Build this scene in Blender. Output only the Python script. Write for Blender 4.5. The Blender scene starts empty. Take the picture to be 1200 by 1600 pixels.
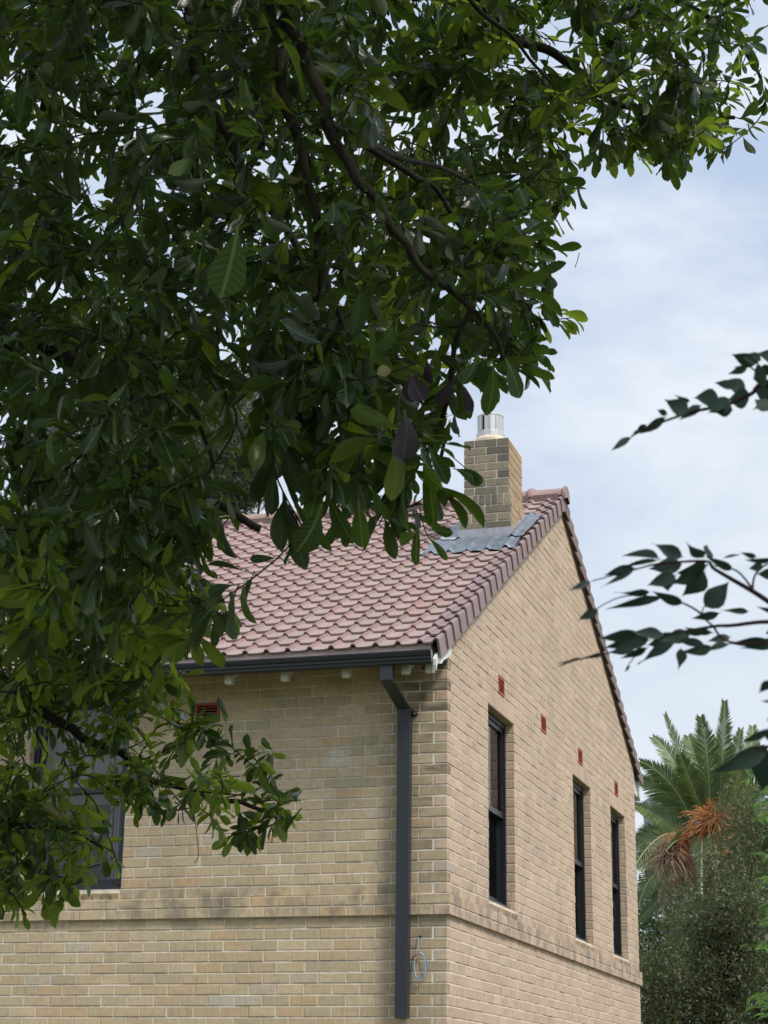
import bpy, math, random
import numpy as np
from mathutils import Vector, Matrix
random.seed(7); rng = np.random.default_rng(7)
S = bpy.context.scene; COL = S.collection
# ------------------------------------------------------------------ camera
FPX, PITCH, ROLL, YAW = 2836.0, .314, .0141, -.3043
CP = np.array([3.844, -14.046, -1.4])
Fv = np.array([math.sin(YAW)*math.cos(PITCH), math.cos(YAW)*math.cos(PITCH), math.sin(PITCH)])
_r = np.array([math.cos(YAW), -math.sin(YAW), 0]); _u = np.cross(_r, Fv)
Rv = _r*math.cos(ROLL)+_u*math.sin(ROLL); Uv = -_r*math.sin(ROLL)+_u*math.cos(ROLL)
cd = bpy.data.cameras.new('camera'); cam = bpy.data.objects.new('camera', cd); COL.objects.link(cam)
M = Matrix.Identity(4)
for i in range(3):
    M[i][0] = Rv[i]; M[i][1] = Uv[i]; M[i][2] = -Fv[i]; M[i][3] = CP[i]
cam.matrix_world = M
cd.sensor_fit = 'VERTICAL'; cd.sensor_height = 36; cd.lens = FPX/1600*36
cd.clip_start = .05; cd.clip_end = 4000
cd.dof.use_dof = True; cd.dof.focus_distance = 13.0; cd.dof.aperture_fstop = 19
S.camera = cam
# ------------------------------------------------------------------ sky and sun
W = bpy.data.worlds.new('World'); S.world = W; W.use_nodes = True
nt = W.node_tree; nt.nodes.clear(); N = nt.nodes.new; L = nt.links.new
SUN_EL, SUN_AZ = math.radians(52), math.radians(120)     # azimuth clockwise from +Y
out = N('ShaderNodeOutputWorld'); bg = N('ShaderNodeBackground'); bg.inputs[1].default_value = .1
sky = N('ShaderNodeTexSky'); sky.sky_type = 'NISHITA'; sky.sun_disc = False
sky.sun_elevation = SUN_EL; sky.sun_rotation = SUN_AZ; sky.dust_density = 2.0; sky.air_density = 1.2
tc = N('ShaderNodeTexCoord'); mp = N('ShaderNodeMapping'); mp.inputs['Scale'].default_value = (1.5, 1.5, 3.6)
n1 = N('ShaderNodeTexNoise'); n1.inputs['Scale'].default_value = 4.2; n1.inputs['Detail'].default_value = 9; n1.inputs['Roughness'].default_value = .58; n1.inputs['Distortion'].default_value = .15
r1 = N('ShaderNodeValToRGB'); r1.color_ramp.elements[0].position = .38; r1.color_ramp.elements[1].position = .68
r1.color_ramp.elements[0].color = (2.35, 2.95, 4.0, 1); r1.color_ramp.elements[1].color = (4.75, 4.95, 5.2, 1)
sx = N('ShaderNodeSeparateXYZ'); mr = N('ShaderNodeMapRange'); mr.inputs[1].default_value = .12; mr.inputs[2].default_value = .55
mh = N('ShaderNodeMix'); mh.data_type = 'RGBA'; mh.inputs[6].default_value = (3.95, 4.2, 4.5, 1)
mx = N('ShaderNodeMix'); mx.data_type = 'RGBA'; mx.inputs[0].default_value = .88
L(tc.outputs['Generated'], mp.inputs[0]); L(mp.outputs[0], n1.inputs[0]); L(n1.outputs[0], r1.inputs[0])
L(tc.outputs['Generated'], sx.inputs[0]); L(sx.outputs[2], mr.inputs[0]); L(mr.outputs[0], mh.inputs[0])
L(r1.outputs[0], mh.inputs[7]); L(sky.outputs[0], mx.inputs[6]); L(mh.outputs[2], mx.inputs[7])
L(mx.outputs[2], bg.inputs[0]); L(bg.outputs[0], out.inputs[0])
sl = bpy.data.lights.new('sun', 'SUN'); sl.energy = 1.5; sl.angle = math.radians(14); sl.color = (1, .94, .86)
so = bpy.data.objects.new('sun', sl); COL.objects.link(so)
sd = Vector((math.sin(SUN_AZ)*math.cos(SUN_EL), math.cos(SUN_AZ)*math.cos(SUN_EL), math.sin(SUN_EL)))
so.rotation_euler = sd.to_track_quat('Z', 'Y').to_euler()
S.view_settings.view_transform = 'Standard'; S.view_settings.look = 'None'; S.view_settings.gamma = 1
S.view_settings.exposure = 1.04
S.cycles.use_denoising = True; S.cycles.max_bounces = 8; S.cycles.transparent_max_bounces = 12
S.cycles.diffuse_bounces = 4; S.cycles.caustics_reflective = False; S.cycles.caustics_refractive = False
try: S.cycles.denoising_input_passes = 'RGB_ALBEDO_NORMAL'
except Exception: pass

# ------------------------------------------------------------------ helpers
def at(px, py, depth):
    "a point in the place, found from where it was sighted and how far off it stands"
    return CP + (Fv + Rv*((px-600)/FPX) + Uv*((800-py)/FPX))*depth
def proj(p):
    d = np.asarray(p, float)-CP; z = d@Fv
    return 600+FPX*(d@Rv)/z, 800-FPX*(d@Uv)/z, z
class MB:
    def __init__(s): s.v = []; s.f = []; s.m = []
    def add(s, vs, fs, mi=0):
        o = len(s.v); s.v += [tuple(map(float, v)) for v in vs]; s.f += [tuple(i+o for i in f) for f in fs]; s.m += [mi]*len(fs)
    def box(s, a, b, mi=0):
        x0, y0, z0 = a; x1, y1, z1 = b
        s.add([(x0,y0,z0),(x1,y0,z0),(x1,y1,z0),(x0,y1,z0),(x0,y0,z1),(x1,y0,z1),(x1,y1,z1),(x0,y1,z1)],
              [(0,3,2,1),(4,5,6,7),(0,1,5,4),(1,2,6,5),(2,3,7,6),(3,0,4,7)], mi)
    def tube(s, pts, rad, n=6, mi=0, cap=True):
        pts = [np.asarray(p, float) for p in pts]; rings = []
        t = pts[1]-pts[0]; t /= np.linalg.norm(t)+1e-9
        ref = np.array([0,0,1.]) if abs(t[2]) < .9 else np.array([1.,0,0])
        a = np.cross(t, ref); a /= np.linalg.norm(a)
        o = len(s.v)
        for i, p in enumerate(pts):
            d = pts[min(i+1, len(pts)-1)]-pts[max(i-1, 0)]; d /= np.linalg.norm(d)+1e-9
            a = a-d*(a@d); a /= np.linalg.norm(a)+1e-9; b = np.cross(d, a)
            r = rad[i] if hasattr(rad, '__len__') else rad
            for k in range(n):
                q = p+r*(a*math.cos(2*math.pi*k/n)+b*math.sin(2*math.pi*k/n)); s.v.append(tuple(map(float, q)))
        for i in range(len(pts)-1):
            for k in range(n):
                s.f.append((o+i*n+k, o+i*n+(k+1)%n, o+(i+1)*n+(k+1)%n, o+(i+1)*n+k)); s.m.append(mi)
        if cap:
            s.f.append(tuple(o+k for k in range(n))[::-1]); s.m.append(mi)
            s.f.append(tuple(o+(len(pts)-1)*n+k for k in range(n))); s.m.append(mi)
    def prism(s, prof, fn, t0, t1, mi=0):
        "extrude a closed 2-D profile from t0 to t1; fn(u,v,t)->xyz"
        n = len(prof); a = [fn(u, v, t0) for u, v in prof]; b = [fn(u, v, t1) for u, v in prof]
        s.add(a+b, [tuple(range(n))[::-1], tuple(range(n, 2*n))]+[(i, (i+1) % n, n+(i+1) % n, n+i) for i in range(n)], mi)
    def mesh(s, name, mats, smooth=False):
        me = bpy.data.meshes.new(name); me.from_pydata(s.v, [], s.f)
        for m in (mats if isinstance(mats, (list, tuple)) else [mats]): me.materials.append(m)
        me.polygons.foreach_set('material_index', s.m)
        if smooth: me.polygons.foreach_set('use_smooth', [True]*len(s.f))
        me.update(); return me
    def build(s, name, mats, parent=None, smooth=False, fixn=False, **kw):
        me = s.mesh(name, mats, smooth)
        if fixn:
            import bmesh
            b = bmesh.new(); b.from_mesh(me); bmesh.ops.recalc_face_normals(b, faces=b.faces); b.to_mesh(me); b.free()
        return put(name, me, parent, **kw)
def put(name, me, parent=None, M=None, **kw):
    o = bpy.data.objects.new(name, me); COL.objects.link(o)
    if parent: o.parent = parent
    if M is not None: o.matrix_local = M
    for k, v in kw.items(): o[k] = v
    return o
def empty(name, loc, **kw):
    o = bpy.data.objects.new(name, None); o.empty_display_size = .2; COL.objects.link(o); o.location = loc
    for k, v in kw.items(): o[k] = v
    return o

# ------------------------------------------------------------------ materials
def mat(name, col=(.5,.5,.5), rough=.7, metal=0, spec=.5):
    m = bpy.data.materials.new(name); m.use_nodes = True; b = m.node_tree.nodes['Principled BSDF']
    b.inputs['Base Color'].default_value = (*col, 1); b.inputs['Roughness'].default_value = rough
    b.inputs['Metallic'].default_value = metal; b.inputs['Specular IOR Level'].default_value = spec
    return m
class G:
    def __init__(s, m): s.t = m.node_tree; s.b = s.t.nodes.get('Principled BSDF')
    def n(s, k, **kw):
        x = s.t.nodes.new(k)
        for a, b in kw.items(): setattr(x, a, b)
        return x
    def l(s, a, b): s.t.links.new(a, b)
    def math(s, op, a, b=None, clamp=False):
        x = s.n('ShaderNodeMath', operation=op); x.use_clamp = clamp
        for i, v in enumerate((a, b)):
            if v is None: continue
            if hasattr(v, 'links'): s.l(v, x.inputs[i])
            else: x.inputs[i].default_value = v
        return x.outputs[0]
    def pos(s, scale=(1,1,1), loc=(0,0,0)):
        g = s.n('ShaderNodeNewGeometry'); mp = s.n('ShaderNodeMapping'); mp.inputs['Scale'].default_value = scale; mp.inputs['Location'].default_value = loc
        s.l(g.outputs['Position'], mp.inputs[0]); return mp.outputs[0]
    def noise(s, vec, scale, detail=3, rough=.55):
        x = s.n('ShaderNodeTexNoise'); x.inputs['Scale'].default_value = scale; x.inputs['Detail'].default_value = detail; x.inputs['Roughness'].default_value = rough
        if vec is not None: s.l(vec, x.inputs[0])
        return x.outputs[0]
    def ramp(s, f, stops, interp='LINEAR'):
        r = s.n('ShaderNodeValToRGB'); r.color_ramp.interpolation = interp; e = r.color_ramp.elements
        while len(e) < len(stops): e.new(.5)
        for i, (p, c) in enumerate(stops):
            e[i].position = p; e[i].color = (*c, 1) if hasattr(c, '__len__') else (c, c, c, 1)
        s.l(f, r.inputs[0]); return r.outputs[0]
    def mix(s, f, a, b, mode='MIX'):
        x = s.n('ShaderNodeMix', data_type='RGBA', blend_type=mode)
        for i, v in ((0, f), (6, a), (7, b)):
            if hasattr(v, 'links'): s.l(v, x.inputs[i])
            elif i == 0: x.inputs[0].default_value = v
            else: x.inputs[i].default_value = (*v, 1)
        return x.outputs[2]
    def rnd(s):
        g = s.n('ShaderNodeNewGeometry'); o = s.n('ShaderNodeObjectInfo')
        return s.math('FRACT', s.math('ADD', g.outputs['Random Per Island'], s.math('MULTIPLY', o.outputs['Random'], 7.31)))
    def bump(s, h, strength=.3, dist=.01):
        b = s.n('ShaderNodeBump'); b.inputs['Strength'].default_value = strength; b.inputs['Distance'].default_value = dist
        s.l(h, b.inputs['Height']); s.l(b.outputs[0], s.b.inputs['Normal'])

def brick_mat(name, stops, stain=.5, corner=False, streakcol=(.20,.155,.115), light=1):
    m = mat(name, rough=.9, spec=.25); g = G(m)
    r = g.rnd(); base = g.ramp(r, stops)
    r2 = g.math('FRACT', g.math('MULTIPLY', r, 17.7))
    st = g.noise(g.pos((38, 38, 5)), 1.0, 4, .6)              # vertical drag marks of the cut clay
    stm = g.math('MULTIPLY', g.ramp(st, [(.50, 0), (.68, 1)]), g.ramp(r2, [(.2, .08), (.95, stain)]))
    c = g.mix(stm, base, streakcol)
    bl = g.noise(g.pos(), 26, 5, .65)
    c = g.mix(g.ramp(bl, [(.3, .55), (.6, 0)]), c, g.mix(.5, c, (.30*light, .27*light, .20*light)))
    big = g.noise(g.pos((1, 1, 1.3)), 1.1, 5, .6)              # slow weathering over the wall
    c = g.mix(g.ramp(big, [(.48, 0), (.75, .28)]), c, (.27*light,.235*light,.175*light))
    mot = g.noise(g.pos((1, 1, 1.8)), 15, 5, .7)             # cloudy firing marks and lime bloom inside each brick
    c = g.mix(g.ramp(mot, [(.34, .30), (.48, 0)]), c, (.33*light, .275*light, .20*light)); c = g.mix(g.ramp(mot, [(.56, 0), (.74, .34)]), c, (.80*light, .72*light, .57*light))
    if corner:                                                # grey grime by the corner and along the string course
        gg = g.n('ShaderNodeNewGeometry'); sp = g.n('ShaderNodeSeparateXYZ'); g.l(gg.outputs['Position'], sp.inputs[0])
        k = g.ramp(g.math('ADD', sp.outputs[0], 1.0), [(.30, 0), (.80, 1)])
        kz = g.math('MULTIPLY', g.ramp(g.math('MULTIPLY', g.math('ADD', sp.outputs[2], .0), .4), [(.0, .35), (.45, .75), (.75, 1)]), g.ramp(r2, [(.1, .35), (.7, 1)]))
        kk = g.math('MULTIPLY', g.math('MULTIPLY', k, kz), g.ramp(g.noise(g.pos((4, 4, 11)), 1, 4), [(.3, .15), (.6, .95)]))
        c = g.mix(kk, c, (.085, .08, .068))
    if corner:
        dd_ = g.n('ShaderNodeVectorMath', operation='DISTANCE'); g.l(gg.outputs['Position'], dd_.inputs[0]); dd_.inputs[1].default_value = (-.93, 0, 1.29)
        c = g.mix(g.math('MULTIPLY', g.ramp(dd_.outputs['Value'], [(.05, 1), (.13, 0)]), g.ramp(g.noise(g.pos((1,1,2)), 26, 4, .7), [(.42, 0), (.55, .9)])), c, (.72,.70,.65))
    g2 = g.n('ShaderNodeNewGeometry'); sp2 = g.n('ShaderNodeSeparateXYZ'); g.l(g2.outputs['Position'], sp2.inputs[0])
    band = g.ramp(g.math('MULTIPLY', g.math('ABSOLUTE', g.math('SUBTRACT', sp2.outputs[2], .11)), 3.2), [(.25, 1), (.62, 0)])
    kk2 = g.math('MULTIPLY', band, g.ramp(g.noise(g.pos((5, 5, 3)), 1, 5, .65), [(.44, 0), (.64, .68)]))
    c = g.mix(kk2, c, (.17, .155, .13))
    g.l(c, g.b.inputs['Base Color'])
    h = g.noise(g.pos((60, 60, 22)), 1.5, 6, .7)
    g.bump(h, .55, .006); return m
TAN = [(0, (.66,.525,.33)), (.25, (.60,.47,.295)), (.45, (.71,.57,.375)), (.62, (.64,.51,.33)), (.80, (.53,.44,.29)), (.90, (.65,.48,.295)), (.97, (.66,.455,.26)), (1, (.60,.57,.48))]
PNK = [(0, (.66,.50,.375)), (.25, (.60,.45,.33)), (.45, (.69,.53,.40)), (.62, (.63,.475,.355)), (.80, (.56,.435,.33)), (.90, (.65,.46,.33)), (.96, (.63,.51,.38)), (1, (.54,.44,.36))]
GRY = [(0, (.24,.215,.16)), (.2, (.16,.145,.12)), (.4, (.36,.31,.215)), (.55, (.21,.19,.15)), (.7, (.13,.122,.105)), (.85, (.44,.375,.25)), (1, (.27,.22,.175))]
ORG = [(0, (.52,.36,.215)), (.3, (.46,.33,.20)), (.6, (.57,.39,.235)), (.85, (.42,.25,.155)), (1, (.48,.39,.26))]
m_front = brick_mat('front_brick', TAN, .35, corner=True)
m_gable = brick_mat('gable_brick', PNK, .75)  # pinker than the front brick: warm sun on the gable put into the colour
m_chimf = brick_mat('chimney_grey_brick', GRY, .4, streakcol=(.07,.065,.055), light=.5)
m_chimr = brick_mat('chimney_orange_brick', ORG, .5)
def mortar(name, c1, c2):
    m = mat(name, rough=.95, spec=.2); g = G(m); n = g.noise(g.pos(), 4, 6, .7)
    g.l(g.ramp(n, [(.35, c1), (.65, c2)]), g.b.inputs['Base Color']); g.bump(g.noise(g.pos(), 160, 3), .4, .003); return m
m_mort = mortar('mortar', (.46,.40,.31), (.86,.83,.75)); m_mortg = mortar('mortar_gable', (.60,.50,.38), (.86,.75,.61))
def tile_mat(name, stops):
    m = mat(name, rough=.62, spec=.4); g = G(m); r = g.rnd(); c = g.ramp(r, stops)
    c = g.mix(g.ramp(g.noise(g.pos(), 7, 5), [(.4, 0), (.7, .4)]), c, (.30,.235,.225))
    c = g.mix(g.ramp(g.noise(g.pos(), 90, 4, .7), [(.45, 0), (.75, .35)]), c, (.46,.36,.33))
    g.l(c, g.b.inputs['Base Color']); g.bump(g.noise(g.pos(), 220, 3), .25, .003); return m
m_tile = tile_mat('terracotta_tile', [(0, (.36,.27,.25)), (.5, (.42,.32,.295)), (.92, (.385,.285,.26)), (1, (.39,.26,.22))])
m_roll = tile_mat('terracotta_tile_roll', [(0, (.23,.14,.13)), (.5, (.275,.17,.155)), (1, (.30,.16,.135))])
m_verge = tile_mat('verge_tile', [(0, (.255,.18,.178)), (.5, (.30,.21,.21)), (1, (.235,.175,.185))])
m_vergeb = tile_mat('dark_verge_tile', [(0, (.15,.105,.10)), (1, (.20,.14,.13))])  # darker copy of the verge tile for the rear rake, seen from below
m_ridge = tile_mat('ridge_tile', [(0, (.33,.22,.20)), (1, (.36,.215,.185))])
m_bed = mat('ridge_bedding', (.17,.12,.115), .95)
def speck(name, c, rough, metal=0, amt=.25, sc=14, spec=.5):
    m = mat(name, c, rough, metal, spec); g = G(m); n = g.noise(g.pos(), sc, 5, .65)
    g.l(g.ramp(n, [(.3, tuple(x*(1-amt) for x in c)), (.7, tuple(min(1, x*(1+amt)) for x in c))]), g.b.inputs['Base Color'])
    g.l(g.ramp(n, [(.3, rough*.8), (.7, min(1, rough*1.2))]), g.b.inputs['Roughness']); return m
m_gut = speck('charcoal_steel', (.017,.020,.024), .38, amt=.15)
m_pipe = speck('charcoal_downpipe', (.031,.037,.046), .45, amt=.12)
m_gutin = mat('gutter_end', (.30,.33,.33), .5)
m_white = speck('white_paint', (.74,.74,.71), .6, amt=.12)
m_frame = speck('black_window_frame', (.018,.020,.026), .35, amt=.12)
m_red = speck('red_air_brick', (.36,.085,.06), .75, amt=.25)
m_dark = mat('void_black', (.008,.008,.008), .9)
m_lead = speck('lead_flashing', (.20,.235,.275), .42, .35, amt=.3, sc=9)
m_lead2 = speck('lead_upstand', (.40,.41,.46), .55, .2, amt=.25, sc=12)
m_zinc = speck('galvanised_flue', (.60,.61,.60), .45, .45, amt=.1, sc=6)
m_blind = speck('grey_blind', (.27,.26,.245), .9, amt=.06)
m_room = mat('room_plaster', (.10,.095,.09), .9)
m_timber = speck('dark_timber', (.10,.07,.055), .8)
def glass():
    m = bpy.data.materials.new('window_glass'); m.use_nodes = True; t = m.node_tree; t.nodes.clear()
    o = t.nodes.new('ShaderNodeOutputMaterial'); mx = t.nodes.new('ShaderNodeMixShader'); tr = t.nodes.new('ShaderNodeBsdfTransparent')
    gl = t.nodes.new('ShaderNodeBsdfGlossy'); gl.inputs['Roughness'].default_value = .01; fr = t.nodes.new('ShaderNodeFresnel'); fr.inputs[0].default_value = 1.6
    tr.inputs[0].default_value = (.74,.78,.79,1)
    t.links.new(fr.outputs[0], mx.inputs[0]); t.links.new(tr.outputs[0], mx.inputs[1]); t.links.new(gl.outputs[0], mx.inputs[2]); t.links.new(mx.outputs[0], o.inputs[0]); return m
m_glass = glass()
def leaf_mat(name, stops, trans=(.16,.30,.03), tw=.35, rough=.34, veins=True, back=(.10,.15,.07), vcol=None):
    m = mat(name, rough=rough, spec=.5); g = G(m); c = g.ramp(g.rnd(), stops)
    c = g.mix(g.ramp(g.noise(g.pos(), 60, 3), [(.4, 0), (.75, .35)]), c, tuple(x*1.9 for x in stops[0][1]))
    if veins:
        uv = g.n('ShaderNodeUVMap'); sp = g.n('ShaderNodeSeparateXYZ'); g.l(uv.outputs[0], sp.inputs[0])
        du = g.math('ABSOLUTE', g.math('SUBTRACT', sp.outputs[0], .5))
        mid = g.ramp(du, [(.015, 1), (.045, 0)])
        vv = g.math('SINE', g.math('MULTIPLY', g.math('SUBTRACT', sp.outputs[1], g.math('MULTIPLY', du, .42)), 62))
        ven = g.ramp(vv, [(.86, 0), (1, .45)])
        k = g.math('MAXIMUM', mid, ven)
        c = g.mix(g.math('MULTIPLY', k, .6), c, vcol or (.15,.22,.07))
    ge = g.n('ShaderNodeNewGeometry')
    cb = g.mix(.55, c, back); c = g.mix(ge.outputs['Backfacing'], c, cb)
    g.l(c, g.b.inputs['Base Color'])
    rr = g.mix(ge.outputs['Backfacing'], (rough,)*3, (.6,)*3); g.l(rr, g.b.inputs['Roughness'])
    if veins: g.bump(k, .25, .002)
    tl = g.n('ShaderNodeBsdfTranslucent'); g.l(g.mix(.35, trans, g.mix(1, c, (4,4,4), 'MULTIPLY')), tl.inputs[0])
    ms = g.n('ShaderNodeMixShader'); ms.inputs[0].default_value = tw
    o = g.t.nodes['Material Output']; g.l(g.b.outputs[0], ms.inputs[1]); g.l(tl.outputs[0], ms.inputs[2]); g.l(ms.outputs[0], o.inputs[0]); return m
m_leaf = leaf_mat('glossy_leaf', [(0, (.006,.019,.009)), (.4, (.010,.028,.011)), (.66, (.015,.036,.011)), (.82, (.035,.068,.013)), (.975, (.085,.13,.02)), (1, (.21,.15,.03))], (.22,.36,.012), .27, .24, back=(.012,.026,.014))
m_leaflit = leaf_mat('sidelit_leaf', [(0, (.022,.050,.012)), (.4, (.045,.085,.015)), (.75, (.085,.135,.02)), (1, (.17,.21,.03))], (.46,.62,.02), .46, .28, back=(.06,.09,.02))  # brighter copy of the leaf, side sky light and glow put into its colour
m_leafpurple = leaf_mat('purple_leaf', [(0, (.016,.011,.018)), (1, (.024,.015,.023))], (.03,.01,.02), .1, .3, back=(.05,.035,.05), vcol=(.06,.04,.06))
m_leafyel = leaf_mat('yellow_leaf', [(0, (.55,.28,.03)), (1, (.5,.2,.03))], (.6,.3,.03), .4, .5)
m_leafr = leaf_mat('dark_near_leaf', [(0, (.012,.030,.022)), (1, (.020,.044,.028))], (.02,.07,.03), .18, .6, veins=False, back=(.018,.036,.026))
m_leafb = leaf_mat('fresh_leaf', [(0, (.035,.085,.016)), (.6, (.065,.14,.02)), (1, (.12,.22,.03))], (.25,.48,.05), .4, .4)
m_leafs = leaf_mat('lilly_pilly_leaf', [(0, (.035,.052,.030)), (.5, (.062,.085,.040)), (.80, (.12,.145,.055)), (.93, (.22,.20,.07)), (1, (.25,.13,.06))], (.22,.27,.06), .28, .42, veins=False, back=(.09,.11,.07))
m_leaff = leaf_mat('feathery_foliage', [(0, (.06,.075,.05)), (.6, (.09,.11,.07)), (1, (.14,.15,.10))], (.12,.15,.07), .3, .7, veins=False)
m_palm = leaf_mat('palm_leaflet', [(0, (.075,.12,.045)), (.6, (.12,.18,.06)), (1, (.20,.24,.085))], (.16,.24,.06), .22, .42, veins=False, back=(.10,.14,.07))
m_rach = speck('palm_rachis', (.34,.38,.20), .5)
m_fruit = speck('orange_fruit_stalk', (.48,.20,.075), .6, amt=.3, sc=5)
m_dead = speck('dry_frond', (.30,.21,.15), .9, amt=.3, sc=4)
def bark(name, c1, c2, sc=16):
    m = mat(name, rough=.9, spec=.2); g = G(m); n = g.noise(g.pos((1, 1, .35)), sc, 6, .7)
    g.l(g.ramp(n, [(.3, c1), (.7, c2)]), g.b.inputs['Base Color']); g.bump(n, .8, .02); return m
m_bark = bark('grey_brown_bark', (.016,.014,.012), (.062,.055,.046), 22)
m_twig = bark('reddish_twig', (.022,.012,.012), (.055,.026,.026), 40)
m_palmbark = bark('palm_bark', (.09,.065,.045), (.2,.155,.11), 8)
def ground_mat():
    m = mat('lawn', rough=.95, spec=.1); g = G(m); n = g.noise(g.pos(), .6, 8, .7)
    g.l(g.ramp(n, [(.3, (.075,.09,.04)), (.7, (.15,.14,.085))]), g.b.inputs['Base Color']); g.bump(g.noise(g.pos(), 30, 4), .6, .03); return m

# ------------------------------------------------------------------ ground
ZG = -3.0; CM = .086; MOD = .2355; JT = .0085
b = MB(); k = 40; R = 1500
for i in range(k):
    for j in range(k):
        x0, x1 = -R+2*R*i/k, -R+2*R*(i+1)/k; y0, y1 = -R+2*R*j/k, -R+2*R*(j+1)/k
        b.add([(x0,y0,ZG),(x1,y0,ZG),(x1,y1,ZG),(x0,y1,ZG)], [(0,1,2,3)])
b.build('ground', ground_mat(), kind='structure')

# ------------------------------------------------------------------ house
house = empty('brick_house', (0,0,ZG), label='pale brick house with pink tiled roof, chimney, charcoal gutter and black sash windows', category='house')
def hp(name, mb, mats, parent=None, **kw):
    "a part of the house: built in world coordinates, parented without moving"
    sm = kw.pop('smooth', False); fx = kw.pop('fixn', False)
    o = mb.build(name, mats, None, smooth=sm, fixn=fx, **kw); o.parent = parent or house
    if (parent or house) is house: o.location = (0, 0, -ZG)
    return o
LG = 9.065; XL = -8.0
SL = 2.89/5.15; TH = math.atan(SL); RY = 4.70; RZ0 = 2.075; RZ = RZ0+5.15*SL; SLB = .49; THB = math.atan(SLB)
def roofz(y): return RZ0+(y+.45)*SL if y <= RY else RZ-(y-RY)*SLB
# frames of the two walls: a along the wall from the shared corner, o outward, z up
def fr(a, o, z): return (-a, -o, z)
def ga(a, o, z): return (o, a, z)
WIN_G = [(1.363, 2.360), (5.10, 6.08), (7.32, 8.295)]
WIN_F = [(2.826, 3.765), (6.2, 7.14)]
Z0W, Z1W = 3*CM, 23*CM
VENT_G = [1.745, 3.545, 5.415, 7.625]; VENT_F = [2.0, 6.5]
SLIT = [(4.80, 4.816, 3.67, 4.22), (4.90, 4.916, 3.66, 4.26)]
def open_f(r):
    o = []
    if 3 <= r < 23: o += WIN_F
    if r == 2: o += WIN_F
    if r in (23, 24): o += WIN_F
    if r in (19, 20): o += [(v, v+.235) for v in VENT_F]
    return o
def open_g(r):
    o = []
    if 2 <= r < 25: o += WIN_G
    if r in (25, 26): o += [(v, v+.235) for v in VENT_G]
    return o
specs = []      # (wall, a0, a1, z0, z1, depth, out, row)
def row_joints(r, length, first_half, shift=0):
    j = [0.0]; x = MOD/2 if first_half else MOD
    while x < length: j.append(x); x += MOD
    j.append(length); return j
def fill(wall, r, joints, opens, lo, hi, out, corner_len=None, z=None):
    zz0, zz1 = (r*CM+JT/2, (r+1)*CM-JT/2) if z is None else z
    for i in range(len(joints)-1):
        a0, a1 = joints[i]+(JT/2 if i else 0), joints[i+1]-JT/2
        a0, a1 = max(a0, lo), min(a1, hi)
        segs = [(a0, a1)]
        for (p, q) in opens:
            ns = []
            for (s, e) in segs:
                if e <= p or s >= q: ns.append((s, e))
                else:
                    if s < p: ns.append((s, p-.0))
                    if e > q: ns.append((q, e))
            segs = ns
        for s, e in segs:
            if e-s < .028: continue
            near = any(abs(e-p) < .003 or abs(s-q) < .003 for p, q in opens)
            specs.append([wall, s, e, zz0, zz1, .1055 if near else .05, out, r])
RMIN = int(ZG/CM); RB = .028
for r in range(RMIN, 24):                       # front wall
    o = RB if r in (0, 1) else 0
    j = row_joints(r, -XL, r % 2 == 0)
    if r % 2 == 0: j = [0.0]+j[1:]
    for i in range(len(j)): pass
    n0 = len(specs); fill('f', r, j, open_f(r), 0, -XL, o)
    c = specs[n0]
    if r % 2 == 1: c[5] = .1055; c.append('corner')
    else: specs.pop(n0)                         # this one is the gable wall's corner brick
for r in range(RMIN, 58):
    zt = (r+1)*CM
    # limits under the rake
    lo = 0 if zt <= roofz(0)-.035 else (zt+.035-RZ0)/SL-.45
    hi = LG if zt <= roofz(LG)-.035 else RY+(RZ-zt-.035)/SLB
    if hi-lo < .08: break
    o = RB if r in (0, 1) else 0
    j = row_joints(r, LG, r % 2 == 1)
    n0 = len(specs); fill('g', r, j, open_g(r)+[(s[0], s[1]) for s in SLIT if s[2] < r*CM+.05 < s[3]], lo, hi, o)
    if lo == 0:
        c = specs[n0]
        if r % 2 == 0: c[5] = .1055; c.append('corner')
        else: specs.pop(n0)
    for c in specs[n0:]:
        if c[2] > LG-.02: c[5] = .1055
# string-course corner pieces reach past the wall by the projection
for c in specs:
    if c[6] > 0 and c[1] < .001: c[1] -= RB
    if c[6] > 0 and c[0] == 'g' and c[2] > LG-.02: c[2] += RB

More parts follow.
